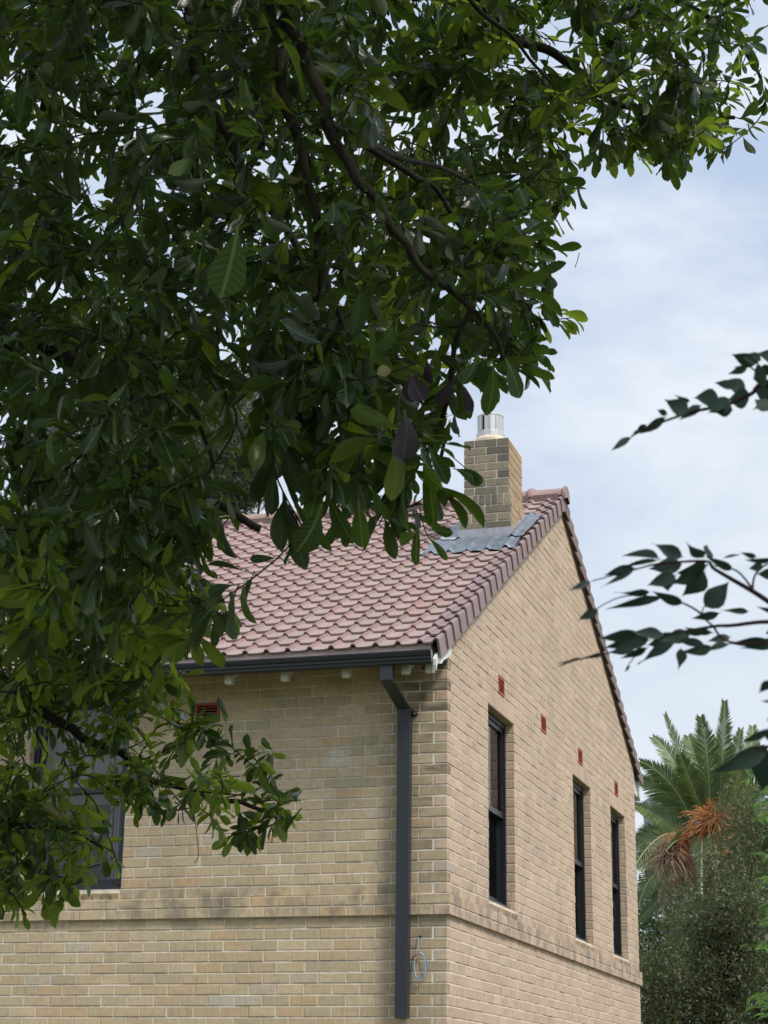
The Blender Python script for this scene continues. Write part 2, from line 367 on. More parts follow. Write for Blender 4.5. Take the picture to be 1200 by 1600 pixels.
def cbox(l, w, h, c=.004, wob=0):
    "a box with every edge chamfered, centred: l along, w out, h up (44 triangles)"
    X, Y, Z = l/2, w/2, h/2; v = []; 
    for sx in (-1, 1):
        for sy in (-1, 1):
            for sz in (-1, 1):
                v += [(sx*X, sy*(Y-c), sz*(Z-c)), (sx*(X-c), sy*Y, sz*(Z-c)), (sx*(X-c), sy*(Y-c), sz*Z)]
    def I(a, b_, c_, k): return ((a > 0)*4+(b_ > 0)*2+(c_ > 0))*3+k
    f = []
    for s in (-1, 1):
        q = [I(s,-1,-1,0), I(s,1,-1,0), I(s,1,1,0), I(s,-1,1,0)]; f.append(q if s > 0 else q[::-1])
        q = [I(-1,s,-1,1), I(-1,s,1,1), I(1,s,1,1), I(1,s,-1,1)]; f.append(q if s > 0 else q[::-1])
        q = [I(-1,-1,s,2), I(1,-1,s,2), I(1,1,s,2), I(-1,1,s,2)]; f.append(q if s > 0 else q[::-1])
    for a in (-1, 1):
        for b_ in (-1, 1):
            f.append([I(a,b_,-1,0), I(a,b_,1,0), I(a,b_,1,1), I(a,b_,-1,1)][::(-1 if a*b_ > 0 else 1)])
            f.append([I(a,-1,b_,0), I(a,1,b_,0), I(a,1,b_,2), I(a,-1,b_,2)][::(1 if a*b_ > 0 else -1)])
            f.append([I(-1,a,b_,1), I(1,a,b_,1), I(1,a,b_,2), I(-1,a,b_,2)][::(-1 if a*b_ > 0 else 1)])
    for a in (-1, 1):
        for b_ in (-1, 1):
            for c_ in (-1, 1):
                q = [I(a,b_,c_,0), I(a,b_,c_,1), I(a,b_,c_,2)]; f.append(q if a*b_*c_ > 0 else q[::-1])
    return v, [tuple(q) for q in f]
def fbox(l, w, h, c=.004):
    "chamfered only on the seen face (18 triangles), back open"
    X, Y, Z = l/2, w/2, h/2
    v = [(-X,-Y,-Z),(X,-Y,-Z),(X,-Y,Z),(-X,-Y,Z),(-X,Y-c,-Z),(X,Y-c,-Z),(X,Y-c,Z),(-X,Y-c,Z),(-X+c,Y,-Z+c),(X-c,Y,-Z+c),(X-c,Y,Z-c),(-X+c,Y,Z-c)]
    f = [(8,11,10,9)]+[(i, 4+i, 4+(i+1) % 4, (i+1) % 4) for i in range(4)]+[(4+i, 8+i, 8+(i+1) % 4, 4+(i+1) % 4) for i in range(4)]
    return v, f
def brick_geo(full, l, w, h): return cbox(l, w, h, .0045) if full else fbox(l, w, h, .0045)
def frame_matrix(wall, a, o, z, rot=(0,0,0)):
    if wall == 'f': B = Matrix(((-1,0,0),(0,-1,0),(0,0,1)))       # a->-x, o->-y
    else: B = Matrix(((0,1,0),(-1,0,0),(0,0,1)))                  # local x -> -y, local y(out) -> +x : proper rotation
    if wall in ('f',): p = Vector(fr(a, o, z))
    else: p = Vector(ga(a, o, z))
    from mathutils import Euler
    return Matrix.Translation(p) @ B.to_4x4() @ Euler(rot).to_matrix().to_4x4()
# wall cores (mortar), with reveals
def wall_core(name, frame, length, ztop_fn, opens, mortar_m, z0=ZG, inner=.24):
    mb = MB(); O = -.0045
    ab = sorted({0.006, length-.006 if frame is ga else length, *[x for o in opens for x in o[:2]], *( [RY] if frame is ga else [])})
    zb = sorted({z0, *[x for o in opens for x in o[2:]]})
    zmax = zb[-1]
    def quad(P, flip):
        mb.add(P, [(0,1,2,3)])
    for i in range(len(ab)-1):
        for j in range(len(zb)):
            a0, a1 = ab[i], ab[i+1]; zz0 = zb[j]
            last = j == len(zb)-1
            zz1 = None if last else zb[j+1]
            ca, cz = (a0+a1)/2, (zz0+(zz1 or zz0+.01))/2
            if any(o[0] < ca < o[1] and o[2] < cz < o[3] for o in opens): continue
            t0, t1 = (zz1, zz1) if not last else (ztop_fn(a0), ztop_fn(a1))
            for oo in (O, -inner):
                mb.add([frame(a0,oo,zz0), frame(a1,oo,zz0), frame(a1,oo,t1), frame(a0,oo,t0)], [(0,1,2,3)])
    for (p, q, r, s) in opens:
        e = .004
        mb.add([frame(p-e,O,r-e), frame(p-e,-inner,r-e), frame(p-e,-inner,s+e), frame(p-e,O,s+e)], [(0,1,2,3)])
        mb.add([frame(q+e,O,r-e), frame(q+e,-inner,r-e), frame(q+e,-inner,s+e), frame(q+e,O,s+e)], [(0,1,2,3)])
        mb.add([frame(p-e,O,s+e), frame(q+e,O,s+e), frame(q+e,-inner,s+e), frame(p-e,-inner,s+e)], [(0,1,2,3)])
        mb.add([frame(p-e,O,r-e), frame(q+e,O,r-e), frame(q+e,-inner,r-e), frame(p-e,-inner,r-e)], [(0,1,2,3)])
    return hp(name, mb, mortar_m)
of = [(p, q, Z0W, Z1W) for p, q in WIN_F]+[(v, v+.235, 19*CM, 21*CM) for v in VENT_F]
og = [(p, q, Z0W, Z1W) for p, q in WIN_G]+[(v, v+.235, 25*CM, 27*CM) for v in VENT_G]
w_f = wall_core('front_wall', fr, -XL, lambda a: 24*CM, of, m_mort)
mb = MB(); mb.box((XL, -RB+.006, JT/2+.002), (RB-.006, -.005, 2*CM-JT/2-.002)); mb.box((.004, -.0045, JT/2+.0025), (RB-.0065, LG+RB-.006, 2*CM-JT/2-.0025)); hp('string_course_mortar', mb, m_mort)
w_g = wall_core('gable_wall', ga, LG, lambda a: roofz(a)-.05, og, m_mortg)
# rest of the shell
mb = MB(); mb.box((XL, LG-.25, ZG), (-.25, LG-.01, roofz(LG)-.05)); mb.box((XL, .01, ZG), (XL+.2, LG-.26, 2.0))
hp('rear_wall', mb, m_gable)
mb = MB(); mb.box((XL+.22, .3, -.3), (-.26, LG-.26, -.1)); mb.box((XL+.22, .3, 2.06), (-.26, LG-.26, 2.12)); mb.box((XL+.22, 1.9, -.09), (-.9, 2.0, 2.05)); mb.box((-2.2, 2.01, -.09), (-2.1, LG-.27, 2.05))
hp('interior_floor_and_partition', mb, m_room)
# bricks: the largest in view singly, the rest joined
def vis_area(c):
    wall, a0, a1, z0, z1 = c[:5]; f = fr if wall == 'f' else ga
    P = [proj(f(a, c[6], z)) for a, z in ((a0,z0),(a1,z0),(a1,z1),(a0,z1))]
    cx = sum(p[0] for p in P)/4; cy = sum(p[1] for p in P)/4
    if not (5 < cx < 1195 and 5 < cy < 1595) or (wall == 'f' and (cx < 450 and cy < 1330)) : return 0
    if wall == 'f' and 612 < cx < 645: return 0
    A = 0
    for i in range(4):
        x0, y0 = P[i][:2]; x1, y1 = P[(i+1) % 4][:2]; A += x0*y1-x1*y0
    return abs(A)/2*(1.25 if c[7] in (0,1) else 1)
std = []
for c in specs:
    l = c[2]-c[1]; c_full = len(c) > 8
    s = vis_area(c); std.append(s)
order = sorted(range(len(specs)), key=lambda i: -std[i]); single = set(order[:225])
cache = {}; stuff = {'f': MB(), 'g': MB()}
for i, c in enumerate(specs):
    wall, a0, a1, z0, z1, dep, out = c[:7]; full = len(c) > 8 or out > 0 or dep > .06
    l, h = a1-a0, z1-z0; jo = rng.normal(0, .0012)
    w = dep+out
    mid_o = out-w/2+jo
    Mx = frame_matrix(wall, (a0+a1)/2, mid_o, (z0+z1)/2, (rng.normal(0,.004), rng.normal(0,.0035), rng.normal(0,.003)))
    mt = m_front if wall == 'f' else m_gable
    if i in single:
        key = (wall, full, round(l, 3), round(w, 3), round(h, 3))
        if key not in cache:
            v, f = brick_geo(full, l, w, h); m_ = MB(); m_.add(v, f); cache[key] = m_.mesh('brick', mt)
        o = put('brick', cache[key]); o.parent = w_f if wall == 'f' else w_g; o.matrix_local = Mx
    else:
        v, f = brick_geo(full, l, w, h); Mn = np.array(Mx); V = np.array(v)@Mn[:3,:3].T+Mn[:3,3]
        stuff[wall].add([tuple(p) for p in V], f)
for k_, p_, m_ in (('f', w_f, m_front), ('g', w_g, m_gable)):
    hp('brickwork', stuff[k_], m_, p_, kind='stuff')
# lintel soldiers, sills
def wbrick(parent, wall, a0, a1, z0, z1, out, dep, mt, name, tilt=0):
    l, h = a1-a0, z1-z0; key = (name, wall, round(l,3), round(dep+out,3), round(h,3))
    if key not in cache:
        v, f = cbox(l, dep+out, h, .0045); m_ = MB(); m_.add(v, f); cache[key] = m_.mesh(name, mt)
    o = put(name, cache[key]); o.parent = parent
    o.matrix_local = frame_matrix(wall, (a0+a1)/2, out-(dep+out)/2, (z0+z1)/2, (tilt+rng.normal(0,.004), rng.normal(0,.004), 0))
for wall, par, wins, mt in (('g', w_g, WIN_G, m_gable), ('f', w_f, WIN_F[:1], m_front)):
    for (p, q) in wins:
        n = round((q-p)/CM); s = (q-p)/n
        for i in range(n):
            a = p+i*s
            if wall == 'g': wbrick(par, wall, a+JT/2, a+s-JT/2, 23*CM+.002, 25*CM-JT/2, 0, .108, mt, 'soldier_brick')
            wbrick(par, wall, a+JT/2, a+s-JT/2, 2*CM-.012, 3*CM-.008, .014, .15, mt, 'sill_brick', -.28)
# windows
def window(wall, p, q):
    f = fr if wall == 'f' else ga
    e = empty('window', (0,0,0)); e.parent = house; e.location = (0,0,-ZG)
    z0, z1 = Z0W+.012, Z1W-.006; a0, a1 = p+.004, q-.004; d = -.080
    def bx(mb, A0, A1, O0, O1, ZA, ZB):
        P = [f(a, o, z) for a in (A0, A1) for o in (O0, O1) for z in (ZA, ZB)]
        lo = tuple(min(x[i] for x in P) for i in range(3)); hi = tuple(max(x[i] for x in P) for i in range(3)); mb.box(lo, hi)
    mb = MB(); T = .045
    bx(mb, a0, a0+T, d-.09, d, z0, z1); bx(mb, a1-T, a1, d-.09, d, z0, z1); bx(mb, a0+T, a1-T, d-.09, d, z1-T, z1)
    bx(mb, a0+T, a1-T, d-.09, d+.012, z0, z0+.035); bx(mb, a0-.003, a1+.003, d-.02, d+.03, z0-.004, z0+.016)
    bx(mb, a0+T-.014, a0+T, d-.07, d-.018+.02, z0+.04, z1-T); 
    hp('window_frame', mb, m_frame, e)
    zm = (z0+z1)/2-.01
    for nm, za, zb, oo in (('upper_sash', zm-.02, z1-T-.002, d-.016), ('lower_sash', z0+.037, zm+.022, d-.056)):
        mb = MB(); t = .042; A0, A1 = a0+T+.002, a1-T-.002
        bx(mb, A0, A0+t, oo-.034, oo, za, zb); bx(mb, A1-t, A1, oo-.034, oo, za, zb)
        bx(mb, A0+t, A1-t, oo-.034, oo, za, za+.05); bx(mb, A0+t, A1-t, oo-.034, oo, zb-.042, zb)
        bx(mb, A0+t, A0+t+.008, oo-.028, oo-.012, za+.05, zb-.042); bx(mb, A1-t-.008, A1-t, oo-.028, oo-.012, za+.05, zb-.042)
        hp(nm, mb, m_frame, e)
        mb = MB(); mb.add([f(A0+t,oo-.02,za+.05), f(A1-t,oo-.02,za+.05), f(A1-t,oo-.02,zb-.042), f(A0+t,oo-.02,zb-.042)], [(0,1,2,3)])
        hp('pane', mb, m_glass, e)
    mb = MB(); bx(mb, a0+.01, a1-.01, -.235, -.232, zm-.35 if wall == 'g' else zm-.1, z1); hp('blind', mb, m_blind, e)
    mb = MB(); n = 7
    for i in range(n):                                     # pleated curtain drawn to one side
        aa = a0+.02+i*.035; bx(mb, aa, aa+.02, -.26-(i % 2)*.015, -.245-(i % 2)*.015, z0, zm+.1)
    hp('curtain', mb, m_blind, e)
for w in WIN_G: window('g', *w)
for w in WIN_F: window('f', *w)
# air bricks
def vent(wall, a):
    f = fr if wall == 'f' else ga; r0, r1 = ((19, 21) if wall == 'f' else (25, 27)); z0, z1 = r0*CM+.004, r1*CM-.004
    e = empty('air_brick', (0,0,0)); e.parent = house; e.location = (0,0,-ZG)
    def bx(mb, A0, A1, O0, O1, ZA, ZB):
        P = [f(x, o, z) for x in (A0, A1) for o in (O0, O1) for z in (ZA, ZB)]
        mb.box(tuple(min(x[i] for x in P) for i in range(3)), tuple(max(x[i] for x in P) for i in range(3)))
    mb = MB(); a0, a1 = a+.004, a+.231; t = .022
    bx(mb, a0, a0+t, -.06, .003, z0, z1); bx(mb, a1-t, a1, -.06, .003, z0, z1); bx(mb, a0+t, a1-t, -.06, .003, z0, z0+t); bx(mb, a0+t, a1-t, -.06, .003, z1-t, z1)
    hp('frame', mb, m_red, e)
    mb = MB(); bx(mb, a0+t, a1-t, -.058, -.05, z0+t, z1-t); hp('back', mb, m_dark, e)
    n = 5; h = (z1-z0-2*t)/n
    for i in range(n):
        zc = z0+t+(i+.5)*h; mb = MB()
        P = [(a0+t, zc-h*.25), (a1-t, zc-h*.25)]
        mb.add([f(a0+t,-.045,zc+.006), f(a1-t,-.045,zc+.006), f(a1-t,-.004,zc-.008), f(a0+t,-.004,zc-.008),
                f(a0+t,-.045,zc+.012), f(a1-t,-.045,zc+.012), f(a1-t,-.004,zc-.001), f(a0+t,-.004,zc-.001)],
               [(0,1,2,3),(4,7,6,5),(0,4,5,1),(1,5,6,2),(2,6,7,3),(3,7,4,0)])
        hp('louvre', mb, m_red, e, fixn=True)
for v in VENT_G: vent('g', v)
for v in VENT_F: vent('f', v)
# two thin dark relief joints high in the gable
for s in SLIT:
    mb = MB(); mb.box((-.03, s[0]+.003, s[2]), (-.004, s[1]-.003, s[3])); hp('relief_joint', mb, m_dark)
# pale paint-like patch left on the front bricks
# ---- roof
sU = np.array([0, math.cos(TH), math.sin(TH)]); nU = np.array([0, -math.sin(TH), math.cos(TH)])
sB = np.array([0, -math.cos(THB), math.sin(THB)]); nB = np.array([0, math.sin(THB), math.cos(THB)])
OF = np.array([0, -.45, RZ0]); OB = np.array([0, 9.45, RZ-(9.45-RY)*SLB])
ROWS, GA = 24, 5.15/math.cos(TH)/24*.998
RB_ROWS = 21; GB = 4.75/math.cos(THB)/21
mb = MB()
def rp(O, s, n, x, v, w): return tuple(O+s*v+n*w+np.array([x,0,0]))
LF = 5.15/math.cos(TH); LB = 4.75/math.cos(THB)
for O, s, n, Ln in ((OF, sU, nU, LF), (OB, sB, nB, LB)):
    P = [rp(O,s,n,x,v,w) for x in (XL-.3, .015) for v in (.05, Ln) for w in (-.07, -.028)]
    mb.add(P, [(0,1,3,2),(4,6,7,5),(0,4,5,1),(2,3,7,6),(0,2,6,4),(1,5,7,3)])
roof = hp('roof', mb, m_timber, fixn=True)
PROF = [(0,-.004),(.004,.016),(.014,.027),(.026,.030),(.038,.026),(.048,.014),(.053,.001),(.085,-.001),(.13,-.001),(.165,.002),(.19,.006)]
def tile_geo(G_, prof=PROF, flap=False, th=.017, lift=.026, ln=None):
    ln = ln or G_+.02; pr = list(prof)
    v = []; f = []; n = len(pr)
    def w(v_): return lift*(1-v_/G_)
    for vv in (0, .012, ln):
        for u, h in pr: v.append((u, vv, h+w(vv)-(.005 if vv == 0 else 0)))
    for u, h in pr: v.append((u, 0.003, h+w(0)-.005-th))
    for i in range(n-1):
        f.append((i, i+1, n+i+1, n+i)); f.append((n+i, n+i+1, 2*n+i+1, 2*n+i)); f.append((3*n+i, 3*n+i+1, i+1, i))
    o = len(v); u, h = pr[0]; v += [(u, 0, h+w(0)-th-.005), (u, ln, h+w(ln)-th)]; f.append((o, 0, n, o)[:3]); f.append((o, n, 2*n, o+1))
    return v, f
def vprof():
    return [(0,-.004),(.004,.016),(.014,.027),(.026,.030),(.038,.026),(.048,.014),(.053,.001),(.085,-.001),(.115,.001),(.125,.008),(.135,.024),(.150,.034),(.164,.030),(.172,.016),(.174,-.02),(.175,-.10),(.175,-.135)]
tm = {}
for nm, gg in (('F', GA), ('B', GB)):
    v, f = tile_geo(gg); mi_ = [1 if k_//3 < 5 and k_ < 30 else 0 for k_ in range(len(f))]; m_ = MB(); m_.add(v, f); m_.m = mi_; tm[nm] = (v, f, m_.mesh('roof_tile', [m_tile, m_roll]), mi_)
    m_ = MB(); outer = vprof(); inner = [(u-(.016 if u > .15 else 0), h-(.016 if u <= .15 else .0)) for u, h in outer]
    poly = outer+inner[::-1]; nn = len(poly); lo_, hi_ = [], []
    for u, h in poly:
        k = max(0, (u-.10)/.075)*.012
        lo_.append((u+k, -.004, h+.030-.003)); lo_.append((u+k, .006, h+.030)); hi_.append((u-k*.2, gg+.012, h-.001))
    V = [lo_[2*i] for i in range(nn)]+[lo_[2*i+1] for i in range(nn)]+hi_
    F = [tuple(range(nn))[::-1], tuple(range(2*nn, 3*nn))]+[(a_*nn+i, a_*nn+(i+1) % nn, (a_+1)*nn+(i+1) % nn, (a_+1)*nn+i) for a_ in (0, 1) for i in range(nn)]
    m_.add(V, F); me_ = m_.mesh('verge_tile', m_verge)
    import bmesh
    b2 = bmesh.new(); b2.from_mesh(me_); bmesh.ops.recalc_face_normals(b2, faces=b2.faces); b2.to_mesh(me_); b2.free(); tm['V'+nm] = (V, F, me_)
def basis(O, s, n, x, v, flipx=False):
    B = Matrix.Identity(4)
    xx = (-1 if flipx else 1)
    for i in range(3):
        B[i][0] = (xx if i == 0 else 0); B[i][1] = s[i]; B[i][2] = n[i]; B[i][3] = (O+s*v+np.array([x,0,0]))[i]
    return B
CW = .188; X0 = -.128
cand = []
for r in range(ROWS):
    for c in range(1, 41):
        x = X0-CW*c; y = -.45+r*GA*math.cos(TH)
        if -.70 < x+.09 < -.10 and 2.78 < y < 3.32: continue      # the chimney stands here
        cand.append((r, c, x))
def tvis(t):
    p = proj(OF+sU*(t[0]*GA)+np.array([t[2]+.09,0,0]))
    if not (300 < p[0] < 880 and 760 < p[1] < 1040): return 1e9
    if p[0] < 720 and p[1] < 850: return 1e8+p[2]
    return p[2]
cand.sort(key=tvis); fld = MB()
def jit(B): 
    from mathutils import Euler
    return B @ Matrix.Translation((rng.normal(0,.0012), rng.normal(0,.002), 0)) @ Euler((rng.normal(0,.004), rng.normal(0,.004), rng.normal(0,.004))).to_matrix().to_4x4()
for i, (r, c, x) in enumerate(cand):
    B = jit(basis(OF, sU, nU, x, r*GA))
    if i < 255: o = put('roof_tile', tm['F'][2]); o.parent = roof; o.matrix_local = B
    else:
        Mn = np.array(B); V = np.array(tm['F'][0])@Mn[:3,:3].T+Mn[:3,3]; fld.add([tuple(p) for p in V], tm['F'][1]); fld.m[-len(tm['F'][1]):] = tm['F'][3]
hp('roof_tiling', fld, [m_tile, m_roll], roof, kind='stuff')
fld = MB()
for r in range(RB_ROWS):
    for c in range(1, 41):
        B = jit(basis(OB, sB, nB, X0-CW*c, r*GB)); Mn = np.array(B); V = np.array(tm['B'][0])@Mn[:3,:3].T+Mn[:3,3]; fld.add([tuple(p) for p in V], [q[::-1] for q in tm['B'][1]])
hp('rear_roof_tiling', fld, m_tile, roof, kind='stuff')
for r in range(ROWS):
    o = put('verge_tile', tm['VF'][2]); o.parent = roof; o.matrix_local = jit(basis(OF, sU, nU, X0, r*GA))
vbm = tm['VB'][2].copy(); vbm.materials[0] = m_vergeb
for r in range(RB_ROWS):
    o = put('verge_tile', vbm); o.parent = roof; o.matrix_local = jit(basis(OB, sB, nB, X0, r*GB))
# ridge
mb = MB(); nseg = 12; ycen, zc, rr = RY, RZ+.012, .105
def halfring(x, r, up=1.0): return [(x, ycen+r*math.cos(math.pi*k/nseg), zc+r*up*math.sin(math.pi*k/nseg)-.0) for k in range(nseg+1)]
def ridge_mesh():
    m_ = MB(); Lr = .385; st = [(0,1.0),(.0,1.16),(.02,1.24),(.05,1.26),(.075,1.18),(.09,1.02),(Lr,1.0)]
    n = nseg+1
    for i, (x, k) in enumerate(st):
        for j in range(n):
            t = math.pi*j/nseg; m_.v.append((x-Lr, rr*k*math.cos(t), rr*k*math.sin(t)*1.02))
    for i in range(len(st)-1):
        for j in range(nseg): m_.f.append((i*n+j, i*n+j+1, (i+1)*n+j+1, (i+1)*n+j)); m_.m.append(0)
    return m_.mesh('ridge_tile', m_ridge, smooth=True)
rm = ridge_mesh()
for i in range(22):
    o = put('ridge_tile', rm); o.parent = roof
    o.matrix_local = Matrix.Translation((.03-.385*i+.0, RY, RZ+.008+rng.normal(0,.003)))
mb = MB(); mb.box((XL-.3, RY-.125, RZ-.075), (.0, RY+.125, RZ+.022)); hp('ridge_bedding', mb, m_bed, roof)
mb = MB()
m2 = []; n = 16
for (x, k) in ((.028, .9), (.05, 1.22), (.075, 1.22), (.082, 1.1), (.082, .0)):
    for j in range(n+1):
        t = math.pi*1.24*(j/n)-math.pi*.12; m2.append((x, RY+rr*k*math.cos(t), RZ+.01+rr*k*math.sin(t)-(0 if math.sin(t) > 0 else .0)))
mb.add(m2, [(i*(n+1)+j, i*(n+1)+j+1, (i+1)*(n+1)+j+1, (i+1)*(n+1)+j) for i in range(4) for j in range(n)])
hp('ridge_end_cap', mb, m_ridge, roof, smooth=False)
# ---- gutter
GP = [(-.365,1.965),(-.372,1.938),(-.40,1.930),(-.445,1.930),(-.455,1.938),(-.457,1.960),(-.464,1.968),(-.464,1.985),(-.472,1.995),(-.478,2.022),(-.478,2.034),(-.470,2.036),(-.468,2.030),(-.470,2.022),(-.458,1.990),(-.450,1.942),(-.40,1.936),(-.375,1.945),(-.368,2.05),(-.362,2.05)]
mb = MB(); mb.prism(GP, lambda u, v, t: (t, u, v+(-.004-t)*.0035), XL-.3, -.012)
gut = hp('gutter', mb, m_gut, fixn=True)
mb = MB(); EP = GP[:12]+[(-.362, 2.04)]; mb.prism(EP, lambda u, v, t: (t, u, v), -.012, -.008); hp('end_cap', mb, m_gutin, gut, fixn=True)
mb = MB(); mb.prism([(-.43,2.03),(-.445,2.045),(-.443,2.098),(-.40,2.12),(-.30,2.15),(-.30,2.05)], lambda u, v, t: (t, u, v), XL-.3, -.02); hp('eave_comb', mb, m_tile, fixn=True)
mb = MB(); mb.box((XL-.3, -.358, 1.975), (-.03, -.338, 2.06)); hp('fascia_board', mb, m_white)
# ---- rafter tails
TP = [(-.352,1.985),(-.352,1.890),(-.346,1.880),(-.300,1.880),(-.290,1.890),(-.282,1.915),(-.262,1.945),(-.225,1.960),(.0,2.085),(.0,2.2),(-.337,2.03)]
tb = MB(); tb.prism(TP, lambda u, v, t: (t, u, v), -.03, .03); tme = tb.mesh('rafter_tail', m_white)
import bmesh
bmm = bmesh.new(); bmm.from_mesh(tme); bmesh.ops.recalc_face_normals(bmm, faces=bmm.faces); bmm.to_mesh(tme); bmm.free()
for x in (-.062, -.265, -.770, -1.300, -1.795, -2.30, -2.80, -3.3, -3.8, -4.3, -4.8, -5.3, -5.8):
    o = put('rafter_tail', tme); o.parent = house; o.location = (x, .008, -ZG)
# white barge scrolls at both ends of the rake
BP = [(-.470,1.955),(-.462,1.905),(-.448,1.866),(-.438,1.880),(-.425,1.925),(-.385,1.940),(-.30,1.955),(-.22,2.005),(-.10,2.050),(-.02,2.085),(.01,2.12),(.01,2.19),(-.30,2.06),(-.42,2.01)]
mb = MB(); mb.prism(BP, lambda u, v, t: (t, u, v), .006, .030); hp('barge_scroll', mb, m_white, fixn=True)
zb = roofz(9.3)
mb = MB(); mb.prism([(9.07, zb+.0), (9.46, zb-.17), (9.46, zb-.29), (9.42, zb-.31), (9.07, zb-.29)], lambda u, v, t: (t, u, v), -.35, -.02); hp('rear_boxed_eave', mb, m_white, fixn=True)
mb = MB(); mb.prism([(9.38, zb-.13), (9.53, zb-.20), (9.53, zb-.33), (9.49, zb-.35), (9.40, zb-.26)], lambda u, v, t: (t, u, v), -.5, .0); hp('rear_gutter', mb, m_white, fixn=True)
# brown barge strips under both verges, against the wall
for O, s, n, Ln, nm in ((OF,sU,nU,LF,0),(OB,sB,nB,LB,1)):
    mb = MB(); P = [rp(O,s,n,x,v,w) for x in (.001, .022) for v in (.48, Ln) for w in (-.135, -.03)]
    mb.add(P, [(0,1,3,2),(4,6,7,5),(0,4,5,1),(2,3,7,6),(0,2,6,4),(1,5,7,3)]); hp('barge_strip', mb, m_timber if nm else m_mortg, fixn=True)
# ---- downpipe
def rect(c, w, d): return [(c[0]-w/2, c[1]-d/2, c[2]), (c[0]+w/2, c[1]-d/2, c[2]), (c[0]+w/2, c[1]+d/2, c[2]), (c[0]-w/2, c[1]+d/2, c[2])]
mb = MB()
path = [(-.392,-.405,1.945), (-.392,-.405,1.815), (-.345,-.060,1.640), (-.343,-.060,-.785)]
rings = [rect(path[0],.1,.075), rect(path[1],.1,.075), rect(path[2],.104,.08), rect(path[3],.1,.075)]
for i in range(3): mb.add(rings[i]+rings[i+1], [(0,1,5,4),(1,2,6,5),(2,3,7,6),(3,0,4,7)])
inner = rect(path[3], .092, .067); mb.add(rings[3]+inner+[(p[0],p[1],p[2]+.1) for p in inner], [(0,1,5,4),(1,2,6,5),(2,3,7,6),(3,0,4,7),(4,5,9,8),(5,6,10,9),(6,7,11,10),(7,4,8,11)])
dp = hp('downpipe', mb, m_pipe, fixn=True)
mb = MB(); mb.prism([(x, z) for x, z in ((-.397,1.655),(-.289,1.655),(-.289,1.618),(-.397,1.618))], lambda u, v, t: (u, t, v), -.104, -.018); hp('pipe_joint_sleeve', mb, m_pipe, dp, fixn=True)
for zz in (1.60,):
    mb = MB(); mb.box((-.300, -.030, zz), (-.262, -.004, zz+.03)); mb.tube([(-.268,-.004,zz+.015), (-.268,-.040,zz+.015)], .017, 12)
    hp('pipe_bracket', mb, m_frame, dp)
    mb = MB(); mb.tube([(-.268,-.0405,zz+.015), (-.268,-.046,zz+.015)], .008, 8); hp('screw_head', mb, m_zinc, dp)
# ---- chimney
CX0, CX1, CY0, CY1 = -.668, -.143, 2.885, 3.555
UX0, UX1, UY0, UY1 = -.628, -.163, 2.903, 3.525
ZT = 5.065; ZRL = ZT-7*CM; ZLOW = ZRL-.118
mb = MB(); e = .006
mb.box((UX0+e, UY0+e, ZRL), (UX1-e, UY1-e, ZT-.003)); mb.box((CX0+e, CY0+e, 3.3), (CX1-e, CY1-e, ZRL-.003))
chim = hp('chimney', mb, m_mort)
def cbrick(x0, x1, y0, y1, z0, z1, mt):
    l, w, h = x1-x0, y1-y0, z1-z0; key = ('c', mt.name, round(l,3), round(w,3), round(h,3))
    if key not in cache:
        v, f = cbox(l, w, h, .005); m_ = MB(); m_.add(v, f); cache[key] = m_.mesh('brick', mt)
    o = put('brick', cache[key]); o.parent = chim
    from mathutils import Euler
    o.matrix_local = Matrix.Translation(((x0+x1)/2, (y0+y1)/2, (z0+z1)/2)) @ Euler((rng.normal(0,.004), rng.normal(0,.005), rng.normal(0,.004))).to_matrix().to_4x4()
def cring(x0, x1, y0, y1, z0, z1, odd, rowlock=False):
    h = JT/2; a, b_ = z0+h, z1-h
    if rowlock:
        n = 8; s = (x1-x0)/n
        for i in range(n): cbrick(x0+i*s+(h if i else 0), x0+(i+1)*s-(h if i < n-1 else 0), y0, y0+.1, a, b_, m_chimf)
        n = 8; s = (y1-y0-.105)/n
        for i in range(n): cbrick(x1-.05, x1, y0+.105+i*s+h, y0+.105+(i+1)*s-h*(i < n-1), a, b_, m_chimr)
        return
    # front: corner bricks go full depth; face alternates header-stretcher-header and two stretchers
    w = x1-x0
    js = [0, w*.235, w*.745, w] if odd else [0, w*.5, w]
    for i in range(len(js)-1):
        cbrick(x0+js[i]+(h if i else 0), x0+js[i+1]-(h if i < len(js)-2 else .052 if False else 0), y0, y0+.05, a, b_, m_chimf)
    d = y1-y0; j2 = [.052, .23, .46, d] if odd else [.052, .115, .345, .575, d]
    j2 = [x for x in j2 if x < d-.03]+[d]
    for i in range(len(j2)-1): cbrick(x1-.05, x1-.0005, y0+j2[i]+h, y0+j2[i+1]-(h if i < len(j2)-2 else 0), a, b_, m_chimr)
    js = [0, w*.5]; cbrick(x0+.0005, x0+.05, y0+.055, y0+d*.5, a, b_, m_chimf); cbrick(x0+.0005, x0+.05, y0+d*.5+h, y1, a, b_, m_chimf)
for i in range(7): cring(UX0, UX1, UY0, UY1, ZT-(i+1)*CM, ZT-i*CM, i % 2 == 0)
cring(CX0, CX1, CY0, CY1, ZLOW, ZRL, True, rowlock=True)
for i in range(5): cring(CX0, CX1, CY0, CY1, ZLOW-(i+1)*CM, ZLOW-i*CM, i % 2 == 1)
FX, FY = -.392, 3.085
mb = MB(); n = 24
for k, (r, z) in enumerate(((.205, ZT-.005), (.185, ZT+.025), (.150, ZT+.055), (.137, ZT+.075))):
    for j in range(n):
        t = 2*math.pi*j/n; rx = min(r, .2); mb.v.append((FX+rx*math.cos(t), FY+min(r, .18)*math.sin(t), z))
for k in range(3):
    for j in range(n): mb.f.append((k*n+j, k*n+(j+1) % n, (k+1)*n+(j+1) % n, (k+1)*n+j)); mb.m.append(0)
